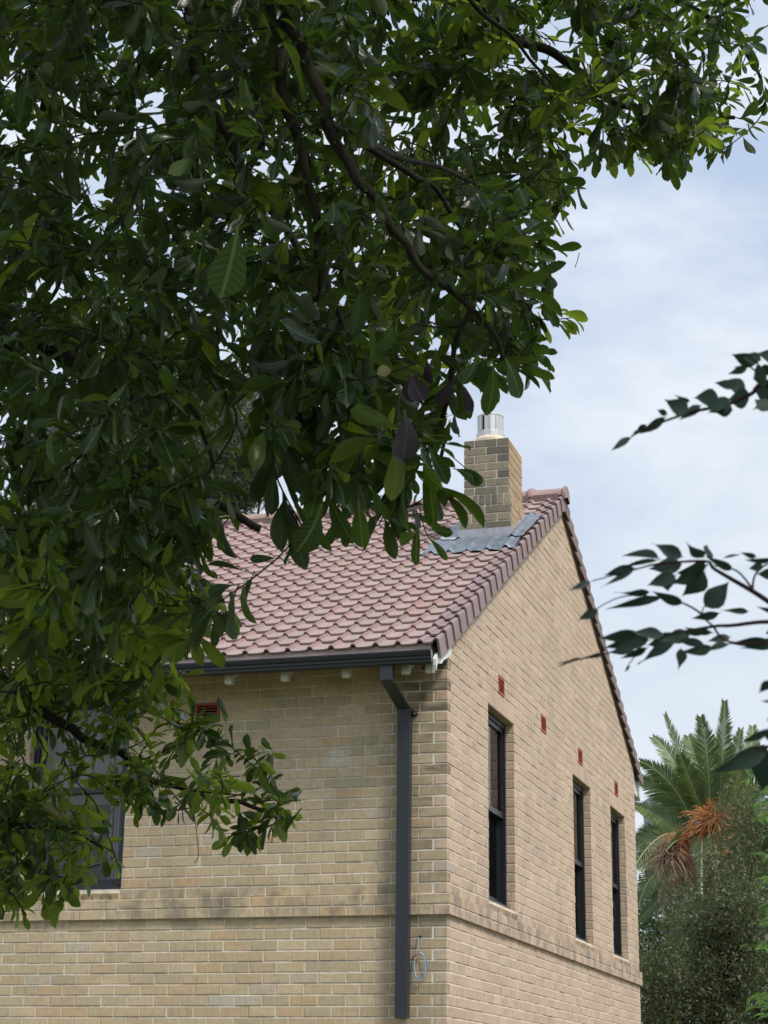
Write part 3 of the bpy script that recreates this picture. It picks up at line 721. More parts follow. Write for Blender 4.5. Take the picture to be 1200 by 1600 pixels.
hp('mortar_flaunching', mb, m_mortg, chim)
mb = MB(); n = 12
prof = [(.130, ZT+.05), (.146, ZT+.052), (.147, ZT+.115), (.141, ZT+.120), (.137, ZT+.125), (.137, ZT+.285), (.141, ZT+.292), (.141, ZT+.302), (.134, ZT+.305), (.128, ZT+.30), (.128, ZT+.06)]
for r, z in prof:
    for j in range(n):
        t = 2*math.pi*(j+.5)/n; mb.v.append((FX+r*math.cos(t), FY+r*math.sin(t), z))
for k in range(len(prof)-1):
    for j in range(n): mb.f.append((k*n+j, k*n+(j+1) % n, (k+1)*n+(j+1) % n, (k+1)*n+j)); mb.m.append(0)
fl = hp('flue_cowl', mb, m_zinc, chim)
mb = MB(); t0 = math.radians(-108)
for dt in (-.085, .085): pass
mb.add([(FX+.1385*math.cos(t0+d), FY+.1385*math.sin(t0+d), z) for z in (ZT+.128, ZT+.283) for d in (-.09, .09)], [(0,1,3,2)])
mb.box((FX-.05, FY-.05, ZT+.06), (FX+.05, FY+.05, ZT+.27))
hp('cowl_opening', mb, m_dark, chim)
for dx in (-.16,-.33,.30,.62):
    t = t0+dx*1.6; mb = MB(); mb.tube([(FX+.139*math.cos(t), FY+.139*math.sin(t), ZT+.126), (FX+.139*math.cos(t), FY+.139*math.sin(t), ZT+.284)], .0035, 5); hp('cowl_seam', mb, m_zinc, chim)
# flashing
def rollh(x):
    u = (x-X0) % CW; p = PROF
    for (a, ha), (b_, hb) in zip(p, p[1:]):
        if a <= u <= b_: return ha+(hb-ha)*(u-a)/(b_-a)
    return .004
def sheet(name, x0, x1, v0, v1, nx, nv, mt, edge=None, lift=.03):
    mb = MB()
    for i in range(nx+1):
        for j in range(nv+1):
            x = x0+(x1-x0)*i/nx; lo = v0+(edge(x) if edge else 0); v = lo+(v1-lo)*j/nv
            fade = 1-.6*j/nv if edge else .7
            w = lift+.012+(.022*j/nv if edge else .02)+rollh(x)*fade+.006*math.sin(x*41+v*23)*math.sin(v*31+1)+(.004 if j == 0 else 0)-(.02 if j == 0 and edge else 0)
            mb.v.append(rp(OF, sU, nU, x, v, w))
    for i in range(nx):
        for j in range(nv): q = i*(nv+1)+j; mb.f.append((q, q+nv+1, q+nv+2, q+1)); mb.m.append(0)
    return hp(name, mb, mt, chim, smooth=True)
vv = lambda y: (y+.45)/math.cos(TH)
scal = lambda x: .035*abs(math.sin(math.pi*(x-X0+.03)/CW))+.10*max(0, (x+.25))*1.6
sheet('apron_flashing', -.94, -.01, vv(2.46), vv(2.90), 60, 10, m_lead, scal)
sheet('side_flashing', -.150, .01, vv(2.80), vv(3.72), 14, 24, m_lead, None, .034)
sheet('side_flashing', -.86, -.66, vv(2.86), vv(3.62), 14, 20, m_lead2, None, .034)
mb = MB(); z0 = roofz(CY0)
mb.box((CX0-.012, CY0-.014, z0-.0), (CX1+.012, CY0-.003, z0+.15)); mb.box((CX0-.014, CY0-.06, z0+.0), (CX1+.02, CY0-.015, z0+.022)); hp('front_upstand', mb, m_lead2, chim)
for sgn, xx in ((1, CX1), (-1, CX0)):
    for i in range(7):
        y0 = CY0+.0+i*.097; y1 = y0+.094; zz = roofz(y0)
        mb = MB(); a, b_ = (xx+.002, xx+.009+.0015*(i % 2)) if sgn > 0 else (xx-.009-.0015*(i % 2), xx-.002)
        mb.prism([(y0-.01, zz+.01), (y1, zz+.01+.097*SL), (y1, zz+.155+.02*(i % 2)), (y0, zz+.10+.01*(i % 3))], lambda u, v, t: (t, u, v), a, b_); hp('stepped_flashing', mb, m_lead2, chim, fixn=True)
# coil of loose wire hanging out of the front wall
coil = empty('wire_coil', (-.224, -.012, -.17), label='coil of loose blue and white wire hanging from the brick wall beside the downpipe', category='wire')
mb = MB(); mb.tube([(-.222, -.0, -.165), (-.222, -.004, -.165)], .012, 10); o = mb.build('hole', m_dark); o.parent = coil; o.location = (.224, .012, .17)
m_blue = mat('blue_wire', (.16,.30,.48), .5); m_wwire = mat('white_wire', (.62,.66,.68), .5); m_rwire = mat('maroon_wire', (.16,.03,.035), .5)
for nm, mt, rx, rz, ph, tl in (('blue_wire', m_blue, .052, .098, .1, 1.9), ('white_wire', m_wwire, .046, .106, .4, 1.75), ('blue_wire', m_blue, .060, .090, -.3, 1.6)):
    pts = [(-.226+random.uniform(-.004,.004), -.006, -.17), (-.226, -.022, -.21), (-.230, -.026, -.27)]
    for k in range(34):
        t = math.pi*.5+ph*.4-k/33*math.pi*tl; pts.append((-.212+rx*math.cos(t), -.026-.004*math.sin(3*t+ph), -.392+rz*math.sin(t)))
    mb = MB(); mb.tube(pts, .0035, 6); o = mb.build(nm, mt, smooth=True); o.parent = coil; o.location = (.224, .012, .17)
pts = [(-.222, -.026, -.30), (-.245,-.03,-.305), (-.270,-.03,-.325), (-.286,-.028,-.350), (-.28,-.03,-.345), (-.25,-.03,-.335), (-.235,-.03,-.36)]
mb = MB(); mb.tube(pts, .0035, 6); o = mb.build('maroon_wire', m_rwire, smooth=True); o.parent = coil; o.location = (.224, .012, .17)

# ================================================================== vegetation
def leaf_shape(kind, seed):
    r = random.Random(seed)
    if kind == 'spat': st = [(0,.012),(.10,.016),(.24,.055),(.42,.115),(.60,.150),(.75,.165),(.88,.128),(.96,.062),(1,.006)]
    elif kind == 'ovate': st = [(0,.010),(.07,.012),(.16,.13),(.30,.215),(.45,.225),(.62,.17),(.78,.095),(.90,.035),(1,.003)]
    else: st = [(0,.02),(.3,.17),(.6,.16),(1,.01)]
    bend = r.uniform(-.1,.38); fold = r.uniform(.1,.65); tw = r.uniform(-.5,.5); wav = r.uniform(.0,.05); ph = r.uniform(0,6); side = r.uniform(-.07,.07)
    V = []; UV = []
    for t, w in st:
        zc = -bend*t*t; xs = side*math.sin(math.pi*t); a = tw*t
        for k in (-1, 0, 1):
            x = k*w; z = abs(k)*fold*w+k*wav*math.sin(7*t+ph)
            V.append((xs+x*math.cos(a)-z*math.sin(a), t, zc+x*math.sin(a)+z*math.cos(a))); UV.append((.5+.5*k*(w/.2 if kind != 'x' else 1)*.9, t))
    F = []
    for i in range(len(st)-1):
        for k in (0, 1): q = i*3+k; F.append((q, q+1, q+4, q+3))
    return np.array(V), np.array(F), np.array(UV)
def mesh_np(name, V, F, UV, mt, smooth=True):
    me = bpy.data.meshes.new(name); nf = len(F); k = F.shape[1]
    me.vertices.add(len(V)); me.vertices.foreach_set('co', V.astype('f').ravel())
    me.loops.add(nf*k); me.loops.foreach_set('vertex_index', F.astype('i').ravel())
    me.polygons.add(nf); me.polygons.foreach_set('loop_start', np.arange(nf, dtype='i')*k)
    me.polygons.foreach_set('use_smooth', np.full(nf, smooth))
    if UV is not None:
        u = me.uv_layers.new(name='UVMap'); u.data.foreach_set('uv', UV[F.ravel()].astype('f').ravel())
    me.materials.append(mt); me.update(calc_edges=True); me.validate(); return me
def merge_leaves(name, shapes, idx, mats, mt):
    "idx: which shape each leaf takes; mats: (n,4,4)"
    Vs, Fs, Us = [], [], []; o = 0
    for k, (V, F, UV) in enumerate(shapes):
        m = mats[idx == k]
        if not len(m): continue
        P = np.einsum('nij,vj->nvi', m[:, :3, :3], V)+m[:, None, :3, 3]
        n = len(m); Vs.append(P.reshape(-1, 3)); Fs.append((F[None]+(np.arange(n)*len(V))[:, None, None]+o).reshape(-1, F.shape[1])); Us.append(np.tile(UV, (n, 1))); o += n*len(V)
    return mesh_np(name, np.concatenate(Vs), np.concatenate(Fs), np.concatenate(Us), mt)
def nrm(v): return v/(np.linalg.norm(v)+1e-9)
def leaf_mx(base, d, up, ln, wd=None):
    y = nrm(d); x = np.cross(y, up); x = nrm(x) if np.linalg.norm(x) > 1e-3 else np.array([1.,0,0]); z = np.cross(x, y)
    m = np.eye(4); m[:3,0] = x*(wd or ln); m[:3,1] = y*ln; m[:3,2] = z*ln; m[:3,3] = base; return m
def bez(a, b, c, n): return [a*(1-t)**2+2*b*t*(1-t)+c*t*t for t in np.linspace(0, 1, n)]
def smoothline(P, n=6):
    P = [np.asarray(p, float) for p in P]; out = []
    for i in range(len(P)-1):
        p0, p1, p2, p3 = P[max(i-1,0)], P[i], P[i+1], P[min(i+2, len(P)-1)]
        for t in np.linspace(0, 1, n, endpoint=False): out.append(.5*((2*p1)+(-p0+p2)*t+(2*p0-5*p1+4*p2-p3)*t*t+(-p0+3*p1-3*p2+p3)*t**3))
    out.append(P[-1]); return out
def inpoly(x, y, poly):
    c = False; j = len(poly)-1
    for i in range(len(poly)):
        xi, yi = poly[i]; xj, yj = poly[j]
        if (yi > y) != (yj > y) and x < (xj-xi)*(y-yi)/(yj-yi)+xi: c = not c
        j = i
    return c

rng = np.random.default_rng(11); random.seed(11)
# ------------------------------------------------------------------ big tree whose crown hangs in from the left
TB = at(-430, 800, 6.6); TB[2] = ZG
tree = empty('broadleaf_tree', TB, label='large dark evergreen tree whose drooping leafy branches hang in front of the roof', category='tree')
TI = Matrix.Translation(-Vector(TB))
def tp(name, mb, mt, **kw):
    o = mb.build(name, mt, smooth=True, **kw); o.parent = tree; o.matrix_local = TI; return o
fork = at(-380, 250, 6.4)
def knob(pts, r0, r1):
    n = len(pts); return [r0+(r1-r0)*(i/(n-1))**.8 for i in range(n)]
mb = MB(); tr = smoothline([TB+np.array([0,0,-.1]), TB+np.array([.02,.03,.5]), TB*.6+fork*.4+np.array([.08,0,0]), fork], 8)
mb.tube(tr, [.24 if i == 0 else .19-.06*i/len(tr) for i in range(len(tr))], 14); tp('trunk', mb, m_bark)
# limbs: sighted points (x, y, distance)
LIMBS = [
 ([(-380,250,6.4),(-150,-200,6.0),(180,-330,5.6),(400,-90,5.2),(425,0,5.0),(445,150,4.9),(480,270,4.85),(498,400,4.8),(495,480,4.8),(490,590,4.8)], .045, .007),
 ([(-150,-200,6.0),(150,-380,5.5),(400,-150,5.1),(435,10,4.8),(480,90,4.75),(515,200,4.7),(560,280,4.65),(610,345,4.6),(655,415,4.6),(735,478,4.6),(790,560,4.65)], .042, .006),
 ([(-380,250,6.4),(0,-180,6.2),(270,-140,6.0),(298,0,5.8),(308,110,5.7),(330,160,5.6),(385,270,5.5),(430,330,5.45),(480,420,5.4)], .05, .010),
 ([(180,-330,5.6),(500,-250,6.2),(700,-60,6.8),(800,55,7.1),(880,90,7.2),(925,135,7.2),(975,165,7.2),(1060,190,7.2),(1150,185,7.2)], .045, .008),
 ([(-380,250,6.4),(-200,420,6.3),(0,510,6.2),(70,545,6.1),(150,590,6.0),(210,622,5.95),(235,670,5.9),(262,730,5.9),(330,780,5.85),(410,827,5.8)], .05, .012),
 ([(-300,700,6.5),(-150,900,6.5),(-20,1040,6.5),(80,1120,6.4),(130,1150,6.4),(200,1185,6.35),(240,1220,6.3),(330,1245,6.2),(385,1258,6.2),(425,1268,6.2)], .04, .006),
 ([(-300,900,6.6),(-100,1200,6.3),(0,1278,6.1),(60,1290,6.0),(120,1300,6.0),(160,1330,6.0)], .03, .005),
 ([(-330,500,6.5),(-100,760,6.9),(0,850,7.0),(40,870,7.0),(90,960,6.9),(170,1020,6.8),(260,1060,6.8)], .06, .010),
 ([(515,200,4.7),(600,235,5.4),(700,270,6.0),(800,300,6.4),(880,330,6.5)], .018, .005),
 ([(560,225,5.0),(640,270,5.1),(680,300,5.2),(760,400,5.3),(820,480,5.4)], .016, .005),
 ([(445,150,4.9),(400,235,4.9),(360,330,4.9),(330,380,4.9)], .014, .005),
 ([(498,400,4.8),(540,520,4.5),(570,640,4.35),(560,730,4.3),(520,760,4.3)], .012, .004),
 ([(735,478,4.6),(700,600,4.7),(690,700,4.8),(660,780,4.9)], .012, .004),
 ([(0,-180,6.2),(60,-100,6.6),(90,60,7.0),(60,220,7.2),(100,380,7.3),(80,470,7.3)], .035, .008),
 ([(400,-90,5.2),(620,-60,5.6),(720,-10,5.9),(800,60,6.0),(860,130,6.1)], .02, .005),
 ([(700,-60,6.8),(900,-80,7.4),(1050,-10,7.6),(1150,60,7.6),(1190,130,7.6)], .03, .006),
 ([(0,510,6.2),(120,520,5.2),(220,560,4.9),(300,640,4.8),(330,720,4.8)], .02, .005),
 ([(70,545,6.1),(60,640,6.4),(80,760,6.6),(120,880,6.6),(200,960,6.6)], .02, .006),
]
nodes = []; ndir = []
for pts, r0, r1 in LIMBS:
    P = smoothline([at(*p) for p in pts], 7)
    P = [p+np.array([math.sin(i*.9+r0*99), math.cos(i*.7+r0*77), math.sin(i*.6)])*.006 for i, p in enumerate(P)]; P[0] = at(*pts[0]); r0 *= .68
    mb = MB(); mb.tube(P, knob(P, r0, r1), 8); tp('limb', mb, m_bark)
    for i in range(1, len(P)):
        d = nrm(P[i]-P[i-1])
        for k in np.linspace(0, 1, max(2, int(np.linalg.norm(P[i]-P[i-1])/.08)), endpoint=False): nodes.append(P[i-1]+(P[i]-P[i-1])*k); ndir.append(d)
OUT = [(-60,-60),(1190,-60),(1190,0),(1150,15),(1165,120),(1180,190),(1130,235),(1080,268),(1010,262),(960,235),(925,230),(890,255),(915,300),(905,345),(885,372),(840,405),(818,430),(845,470),(840,505),(855,550),(815,575),(780,588),(745,575),(700,585),(685,640),(678,690),(690,725),(675,765),(650,790),(630,815),(560,815),(490,815),(468,770),(455,735),(400,725),(375,735),(330,770),(318,870),(315,915),(335,955),(325,990),(285,1000),(270,1040),(255,1085),(325,1130),(355,1185),(390,1220),(425,1268),(395,1305),(345,1300),(300,1262),(250,1255),(200,1235),(185,1290),(165,1340),(120,1360),(105,1395),(60,1390),(0,1410),(-60,1400)]
HOLES = [(150,560,12,10),(30,90,16,14),(420,100,14,10),(560,60,16,10),(470,120,12,9),(190,380,16,18),(120,300,12,16),(390,520,14,14),(600,440,11,10),(540,330,10,9),(880,90,26,22),(760,110,16,12),(1010,110,18,14),(1060,80,24,12),(240,480,14,12),(20,330,14,18),(60,760,12,14),(440,30,12,12),(680,40,16,12),(250,180,12,18),(110,180,14,12),(170,280,10,10),(20,500,10,16),(330,440,9,12),(375,700,58,72),(80,445,34,26),(290,265,22,22),(360,770,60,22),(640,160,30,20),(725,195,45,16),(500,745,26,14),(330,300,14,10),(210,205,12,10),(160,60,30,20),(285,50,16,8),(735,630,22,24),(680,625,14,14),(75,210,30,12),(40,640,14,8),(260,1150,10,30)]
def depth_at(x, y):
    if x > 560+.2*y and y < 330: return rng.uniform(6.2, 8.2)
    if y > 560 and x > 380: return rng.uniform(4.2, 5.3)
    if y > 1000: return rng.uniform(5.75, 6.75)
    if x > 650: return rng.uniform(4.6, 6.4)
    return rng.uniform(4.3, 8.6)
clus = []; tries = 0
while len(clus) < 2050 and tries < 60000:
    tries += 1; x = rng.uniform(-60, 1200); y = rng.uniform(-60, 1420)
    if not inpoly(x, y, OUT): continue
    if any(((x-a)/(c*1.0))**2+((y-b_)/(d*1.0))**2 < 1 for a, b_, c, d in HOLES): continue
    z = depth_at(x, y)
    if y > 1000 and x > 200 and rng.random() < .3: continue
    if rng.random() < .9 and 790 < y < 1080: clus.append(at(min(x, 310)-rng.uniform(0, 40), y+rng.normal(0, 14), rng.uniform(5.0, 7.2)))
    if 40 < x < 200 and 1140 < y < 1360 and rng.random() < .35: continue
    if y > 1040 and rng.random() < .12: continue
    if x > 440 and y > 700 and rng.random() < .5: continue
    if x > 380 and not inpoly(x+28, y+10, OUT) and rng.random() < .6: continue
    clus.append(at(x, y, z))
# the fringe: a twig end every few centimetres along the crown's edge
for i in range(1, len(OUT)-1):
    (x0, y0), (x1, y1) = OUT[i], OUT[i+1]
    if x1 < 0 or y1 < 0: continue
    n = max(1, int(math.hypot(x1-x0, y1-y0)/30))
    for k in range(n):
        t = (k+rng.random())/n; x, y = x0+(x1-x0)*t, y0+(y1-y0)*t; j_ = rng.choice([4, 9, 20], p=[.35,.4,.25])
        if rng.random() < .75: clus.append(at(x+rng.normal(0,j_), y+rng.normal(0,j_), depth_at(x-20, y-10 if y > 30 else y)))
for x, y in [(355,1158),(385,1185),(402,1205),(420,1235),(432,1262),(425,1285),(400,1305),(372,1312),(345,1295),(330,1145),(308,1132),(268,1072),(285,1055),(415,1222),(440,1272),(112,1398),(95,1385),(60,1405),(20,1412),(0,1420),(130,1370),(160,1345),(300,1270),(235,1262),(205,1280)]:
    clus.append(at(x+rng.normal(0,4), y-8+rng.normal(0,4), rng.uniform(6.0,6.35)))
clus = np.array(clus); nd = np.array(nodes); dd = np.min(np.linalg.norm(clus[:, None]-nd[None, ::4], axis=2), axis=1)
order = np.argsort(dd); tw = MB(); nodes = list(nodes); ndir = list(ndir); NA = np.zeros((40000, 3)); NA[:len(nodes)] = nodes; nn = len(nodes)
shapes = [leaf_shape('spat', i) for i in range(14)]
LM, LI, LLIT = [], [], []; DOWN = np.array([0, 0, -1.])
for ci in order:
    rng = np.random.default_rng(1000+int(ci)); T = clus[ci]
    if 722 < proj(T)[0] < 830 and 585 < proj(T)[1] < 860: continue
    dv = NA[:nn]-T; D2 = (dv*dv).sum(1)+.05*(dv[:, 2] < -.05)
    k = int(np.argmin(D2)); A = NA[k]; dist = np.linalg.norm(T-A)
    if dist > (.42 if proj(T)[1] > 950 else .7): continue
    ctrl = A+ndir[k]*.35*dist+np.array([0, 0, .10*dist])+rng.normal(0, .05*dist+.005, 3)
    pts = bez(A, ctrl, T, 6)
    tw.tube(pts, [.0016+.0045*min(1, dist)*(1-i/5)+.0006 for i in range(6)], 4, cap=False)
    for i in range(2, 6):
        if nn < 40000: NA[nn] = pts[i]; nodes.append(pts[i]); ndir.append(nrm(pts[i]-pts[i-1])); nn += 1
    D = nrm(nrm(T-ctrl)+DOWN*.15+rng.normal(0, .22, 3))
    ax = nrm(np.cross(D, [0.1, 0.2, 1.])); bx_ = np.cross(D, ax); big = rng.random() < .12
    tx_, ty_, zc0_ = proj(T); is_lit = rng.random() < (.55 if ty_ > 900 else .22 if tx_ > 560 and zc0_ > 5.2 else .03); l0_ = len(LM)  # low and outer clusters mostly take the leaf colour with light painted in
    n = rng.integers(5, 12); ph = rng.uniform(0, 6.28); base_len = rng.uniform(.078, .115)*(1.25 if big else 1)
    if proj(T)[1] > 560 and proj(T)[0] > 380: base_len *= 1.12
    if proj(T)[1] > 1000: base_len *= .84
    for q in range(n):
        f = q/(n-1); al = math.radians(18+50*f)+rng.normal(0, .28); th = ph+q*2.4
        rad = ax*math.cos(th)+bx_*math.sin(th)
        d = nrm(D*math.cos(al)+rad*math.sin(al)+DOWN*rng.uniform(.1, .55))
        up = nrm(D*.9+np.array([0, 0, .8])+rng.normal(0, .35, 3))
        b0 = T-D*.15*f+rad*.004
        LM.append(leaf_mx(b0, d, up, base_len*rng.uniform(.6, 1.3)*(1-.25*(q == 0)))); LI.append(rng.integers(0, 14))
    for q in range(2):                                    # a few leaves back along the twig
        t = rng.integers(2, 5); d = nrm(nrm(pts[t+1]-pts[t])+rng.normal(0, .8, 3)+DOWN*.4); LM.append(leaf_mx(pts[t], d, nrm(np.array([0,0,1.])+rng.normal(0,.4,3)), base_len*rng.uniform(.7,1))); LI.append(rng.integers(0, 14))
    LLIT += [is_lit]*(len(LM)-l0_)
rng = np.random.default_rng(12); LLIT = np.array(LLIT); LM = np.array(LM); LI = np.array(LI)
tp('twigs', tw, m_bark, kind='stuff')
tipc = LM[:, :3, 3]+LM[:, :3, 1]*.6; dz = tipc-CP; zc = dz@Fv; px = 600+FPX*(dz@Rv)/zc; py = 800-FPX*(dz@Uv)/zc
size = np.linalg.norm(LM[:, :3, 1], axis=1)/zc; facing = np.abs(np.einsum('ij,ij->i', LM[:, :3, 2]/np.linalg.norm(LM[:, :3, 2], axis=1)[:, None], dz/np.linalg.norm(dz, axis=1)[:, None]))
score = size*(.3+facing)*((px > 10)*(px < 1190)*(py > 10)*(py < 1590))
# a leaf hidden behind many nearer ones is not worth an object of its own
top = np.argsort(-score)[:1500]; keep = []
for i in top:
    near = (np.abs(px[top]-px[i]) < 14)*(np.abs(py[top]-py[i]) < 14)*(zc[top] < zc[i]-.05)
    if near.sum() <= 1: keep.append(i)
    if len(keep) >= 292: break
keep = np.array(keep); mask = np.ones(len(LM), bool); mask[keep] = False
lme = [[mesh_np('leaf', V, F, UV, q_) for V, F, UV in shapes] for q_ in (m_leaf, m_leaflit)]
for i in keep: put('leaf', lme[int(LLIT[i])][LI[i]], tree, TI @ Matrix(LM[i].tolist()))
# unseen foliage added over and beside the viewer to shade the crown in view
cx = np.stack([rng.uniform(-3.5, 6.5, 15000), rng.uniform(-15.5, -7.5, 15000), rng.uniform(1.4, 5.2, 15000)], 1)
ok = []
for p in cx:
    u_, v_, z_ = proj(p)
    if z_ > .3 and -130 < u_ < 1400 and v_ > -110: continue
    if np.linalg.norm(p-CP) < 2.2 or (p[0] > 4.8 and p[1] > -10.5): continue
    ok.append(p)
ok = np.array(ok[:4600]); e_m, e_i = [], []
for p in ok:
    D = nrm(rng.normal(0, 1, 3)+DOWN*.3)
    for q in range(7):
        d = nrm(D+rng.normal(0, .8, 3)+DOWN*.3); e_m.append(leaf_mx(p+rng.normal(0,.03,3), d, nrm(rng.normal(0,.5,3)+np.array([0,0,1.])), rng.uniform(.11,.17))); e_i.append(rng.integers(0, 14))
put('unseen_shade_foliage', merge_leaves('unseen_shade_foliage', shapes, np.array(e_i), np.array(e_m), m_leaf), tree, TI, kind='stuff')
for tgt in ((4.5,-12,3.6), (2,-13.5,3.9), (-1,-12,3.6), (5.5,-10,4.2), (2.5,-9.2,4.4)):  # unseen limbs added to carry the shading foliage
    a = fork; c = np.array(tgt); P = bez(a, (a+c)/2+np.array([0,0,1.2]), c, 12); mb = MB(); mb.tube(P, knob(P, .07, .012), 8); tp('limb', mb, m_bark)
me = merge_leaves('foliage', shapes, LI[mask & ~LLIT], LM[mask & ~LLIT], m_leaf); put('foliage', me, tree, TI, kind='stuff')
me = merge_leaves('sidelit_foliage', shapes, LI[mask & LLIT], LM[mask & LLIT], m_leaflit); put('sidelit_foliage', me, tree, TI, kind='stuff')
def hand_leaf(parent, T0, shp, mt, b0, t0, dep, wpx, roll=0, name='leaf', **kw):
    A = at(b0[0], b0[1], dep); B = at(t0[0], t0[1], dep+rng.uniform(-.02, .02)); d = B-A; ln = np.linalg.norm(d)
    tocam = nrm(CP-A); up = nrm(tocam+roll*np.cross(nrm(d), tocam)+rng.normal(0, .15, 3))
    wmax = shp[0][:, 0].max()-shp[0][:, 0].min(); wd = (wpx/FPX*dep)/wmax
    y = nrm(d); x = nrm(np.cross(y, up)); z = np.cross(x, y); m = np.eye(4); m[:3,0] = x*wd; m[:3,1] = y*ln; m[:3,2] = z*ln*.6; m[:3,3] = A
    return put(name, mesh_np(name, shp[0], shp[1], shp[2], mt), parent, T0 @ Matrix(m.tolist()), **kw)
H = [((632,640),(628,722),3.85,44,m_leafpurple,'hanging purple-black leaf'),((640,585),(660,626),3.85,34,m_leafpurple,'curled dead purple leaf'),((655,580),(640,628),3.85,30,m_leafpurple,None),
     ((712,588),(683,632),3.9,22,m_leafpurple,'purple leaf beside the chimney flue'),((722,600),(736,644),3.9,20,m_leafpurple,None),((668,560),(672,600),3.85,16,m_leafpurple,None),
     ((376,585),(374,616),5.4,12,m_leafyel,'single yellow leaf'),((502,788),(463,862),4.1,46,m_leaf,'large leaf hanging in front of the roof tiles'),((372,352),(345,465),3.5,64,m_leaf,'largest leaf, hanging low in the crown'),
     ((735,735),(754,755),4.4,14,m_leaf,None),((708,732),(752,757),4.4,22,m_leaf,None),((653,820),(648,884),4.5,19,m_leaf,None),((668,838),(699,876),4.5,12,m_leaf,None),((655,832),(622,850),4.5,20,m_leaf,None),((670,825),(706,835),4.5,17,m_leaf,None),
     ((560,780),(566,856),4.2,30,m_leaf,None),((770,560),(760,650),4.6,30,m_leaf,None),((790,560),(812,622),4.6,26,m_leaf,None),((745,560),(722,600),4.6,26,m_leaf,None),((520,315),(518,350),4.3,26,m_leaf,None)]
for b0, t0, dep, wpx, mt, lb in H:
    kw = dict(label=lb) if lb else {}
    hand_leaf(tree, TI, shapes[rng.integers(0, 14)], mt, b0, t0, dep, wpx, .2, **kw)
mb = MB()
for P in ([(655,790,4.5),(660,815,4.5),(670,840,4.5),(690,862,4.5)], [(690,700,4.6),(720,725,4.5),(735,738,4.4)], [(700,560,4.5),(715,575,4.5),(722,598,4.5)], [(300,1250,6.2),(306,1290,6.2),(310,1335,6.2),(304,1348,6.2)], [(905,395,6.5),(903,405,6.5),(898,418,6.5)]):
    mb.tube(smoothline([at(*p) for p in P], 4), .0014, 4)
tp('hanging_tendrils', mb, m_twig, kind='stuff')

rng = np.random.default_rng(13)
# ------------------------------------------------------------------ near plant reaching in from the right
RBASE = at(1750, 1500, 2.3); RBASE[2] = ZG
rp_ = empty('overhanging_sapling', RBASE, label='dark out of focus sapling with pointed leaves reaching in from the right edge', category='sapling')
RI = Matrix.Translation(-Vector(RBASE))
ov = [leaf_shape('ovate', 100+i) for i in range(8)]
zc_ = lambda x, y: (860+x/3.53, 830+y/3.53)
z4 = lambda x, y: (940+x/4.615, 520+y/4.615)
z5 = lambda x, y: (1060+x/6.157, 1040+y/6.157)
RL = []
def q(f, a, b, w, d=1.9): RL.append((f(*a), f(*b), w, d))
for a, b, w in [((215,745),(65,850),11),((290,690),(185,765),5),((330,660),(240,728),9),((470,600),(260,728),13),((480,590),(390,560),10),((640,560),(455,480),26),((640,500),(540,462),7),((720,520),(560,600),16),((860,470),(660,470),26),((900,540),(740,500),26),((930,470),(770,560),24),((1000,400),(810,345),17),((1050,420),(880,340),24),((1080,440),(900,470),30),((1060,245),(910,298),11),((1130,225),(935,152),20),((1160,200),(1010,165),20),((1200,300),(1090,330),34),((1260,420),(1090,400),36),((1260,500),(1090,555),22),((1240,560),(1100,480),24),((950,560),(820,580),18),((1250,200),(1150,140),20),((1230,240),(1140,300),22)]: q(z4, a, b, w)
for a, b, w in [((610,155),(395,95),22),((600,160),(405,182),8),((740,145),(568,62),20),((850,150),(745,75),24),((865,150),(880,70),22),((480,205),(285,240),15),((470,210),(280,305),8),((230,275),(98,330),9),((560,335),(360,350),12),((270,430),(150,492),13),((640,360),(300,430),12),((740,400),(560,330),16),((740,180),(540,210),24),((700,240),(530,300),20),((640,230),(650,330),26),((870,185),(700,230),28),((860,220),(750,365),36),((800,200),(690,300),26),((840,425),(990,275),30),((940,450),(780,480),13),((1100,440),(950,435),9),((500,560),(268,590),20),((560,600),(300,640),20),((480,640),(320,650),18),((640,570),(440,560),17),((700,560),(520,640),22),((780,560),(600,610),20),((880,540),(690,560),17),((540,640),(385,700),12),((700,610),(470,715),20),((720,640),(705,765),18),((860,630),(690,600),14),((900,560),(740,530),12),((1000,580),(860,610),12),((1200,590),(980,640),15),((1260,610),(1060,650),16),((1000,620),(820,660),14),((900,640),(740,660),15),((310,675),(170,700),6),((180,700),(30,730),5),((440,740),(410,775),5),((1010,215),(870,150),12),((1140,140),(1050,120),8),((1230,150),(1080,170),9),((1180,190),(1085,205),12),((1260,230),(1130,235),16),((1060,130),(950,138),4),((1260,440),(1140,430),9),((1300,560),(1190,560),26)]: q(zc_, a, b, w)
for a, b, w in [((900,770),(320,1015),26),((900,590),(570,775),12),((960,800),(790,1225),56),((900,130),(775,285),14),((930,350),(780,345),4),((1000,520),(840,520),14),((930,680),(800,640),14),((1000,620),(850,600),20)]: q(z5, a, b, w, 1.55)
for a, b, w, d in RL:
    hand_leaf(rp_, RI, ov[rng.integers(0, 8)], m_leafr, a, b, d+rng.uniform(-.05,.05), w*1.15, rng.uniform(-.9,.9))
def stem(P, r0, r1, dep=1.9):
    mb = MB(); L_ = smoothline([at(*p, dep) if len(p) == 2 else at(*p) for p in P], 5); mb.tube(L_, knob(L_, r0, r1), 6)
    o = mb.build('branch', m_twig, smooth=True); o.parent = rp_; o.matrix_local = RI
stem([(1320,640),z4(1200,380),z4(1080,440),z4(900,520),z4(700,560),z4(500,620),z4(330,690),z4(215,745)], .0032, .0008)
stem([z4(1200,380),z4(1130,230),z4(1060,170)], .0015, .0007); stem([z4(1200,380),z4(1070,245),z4(960,250)], .0012, .0006)
stem([(1400,1060),(1240,965),zc_(1130,340),zc_(1000,265),zc_(900,205),zc_(850,165),zc_(600,180),zc_(490,205),zc_(230,275)], .0035, .0006)
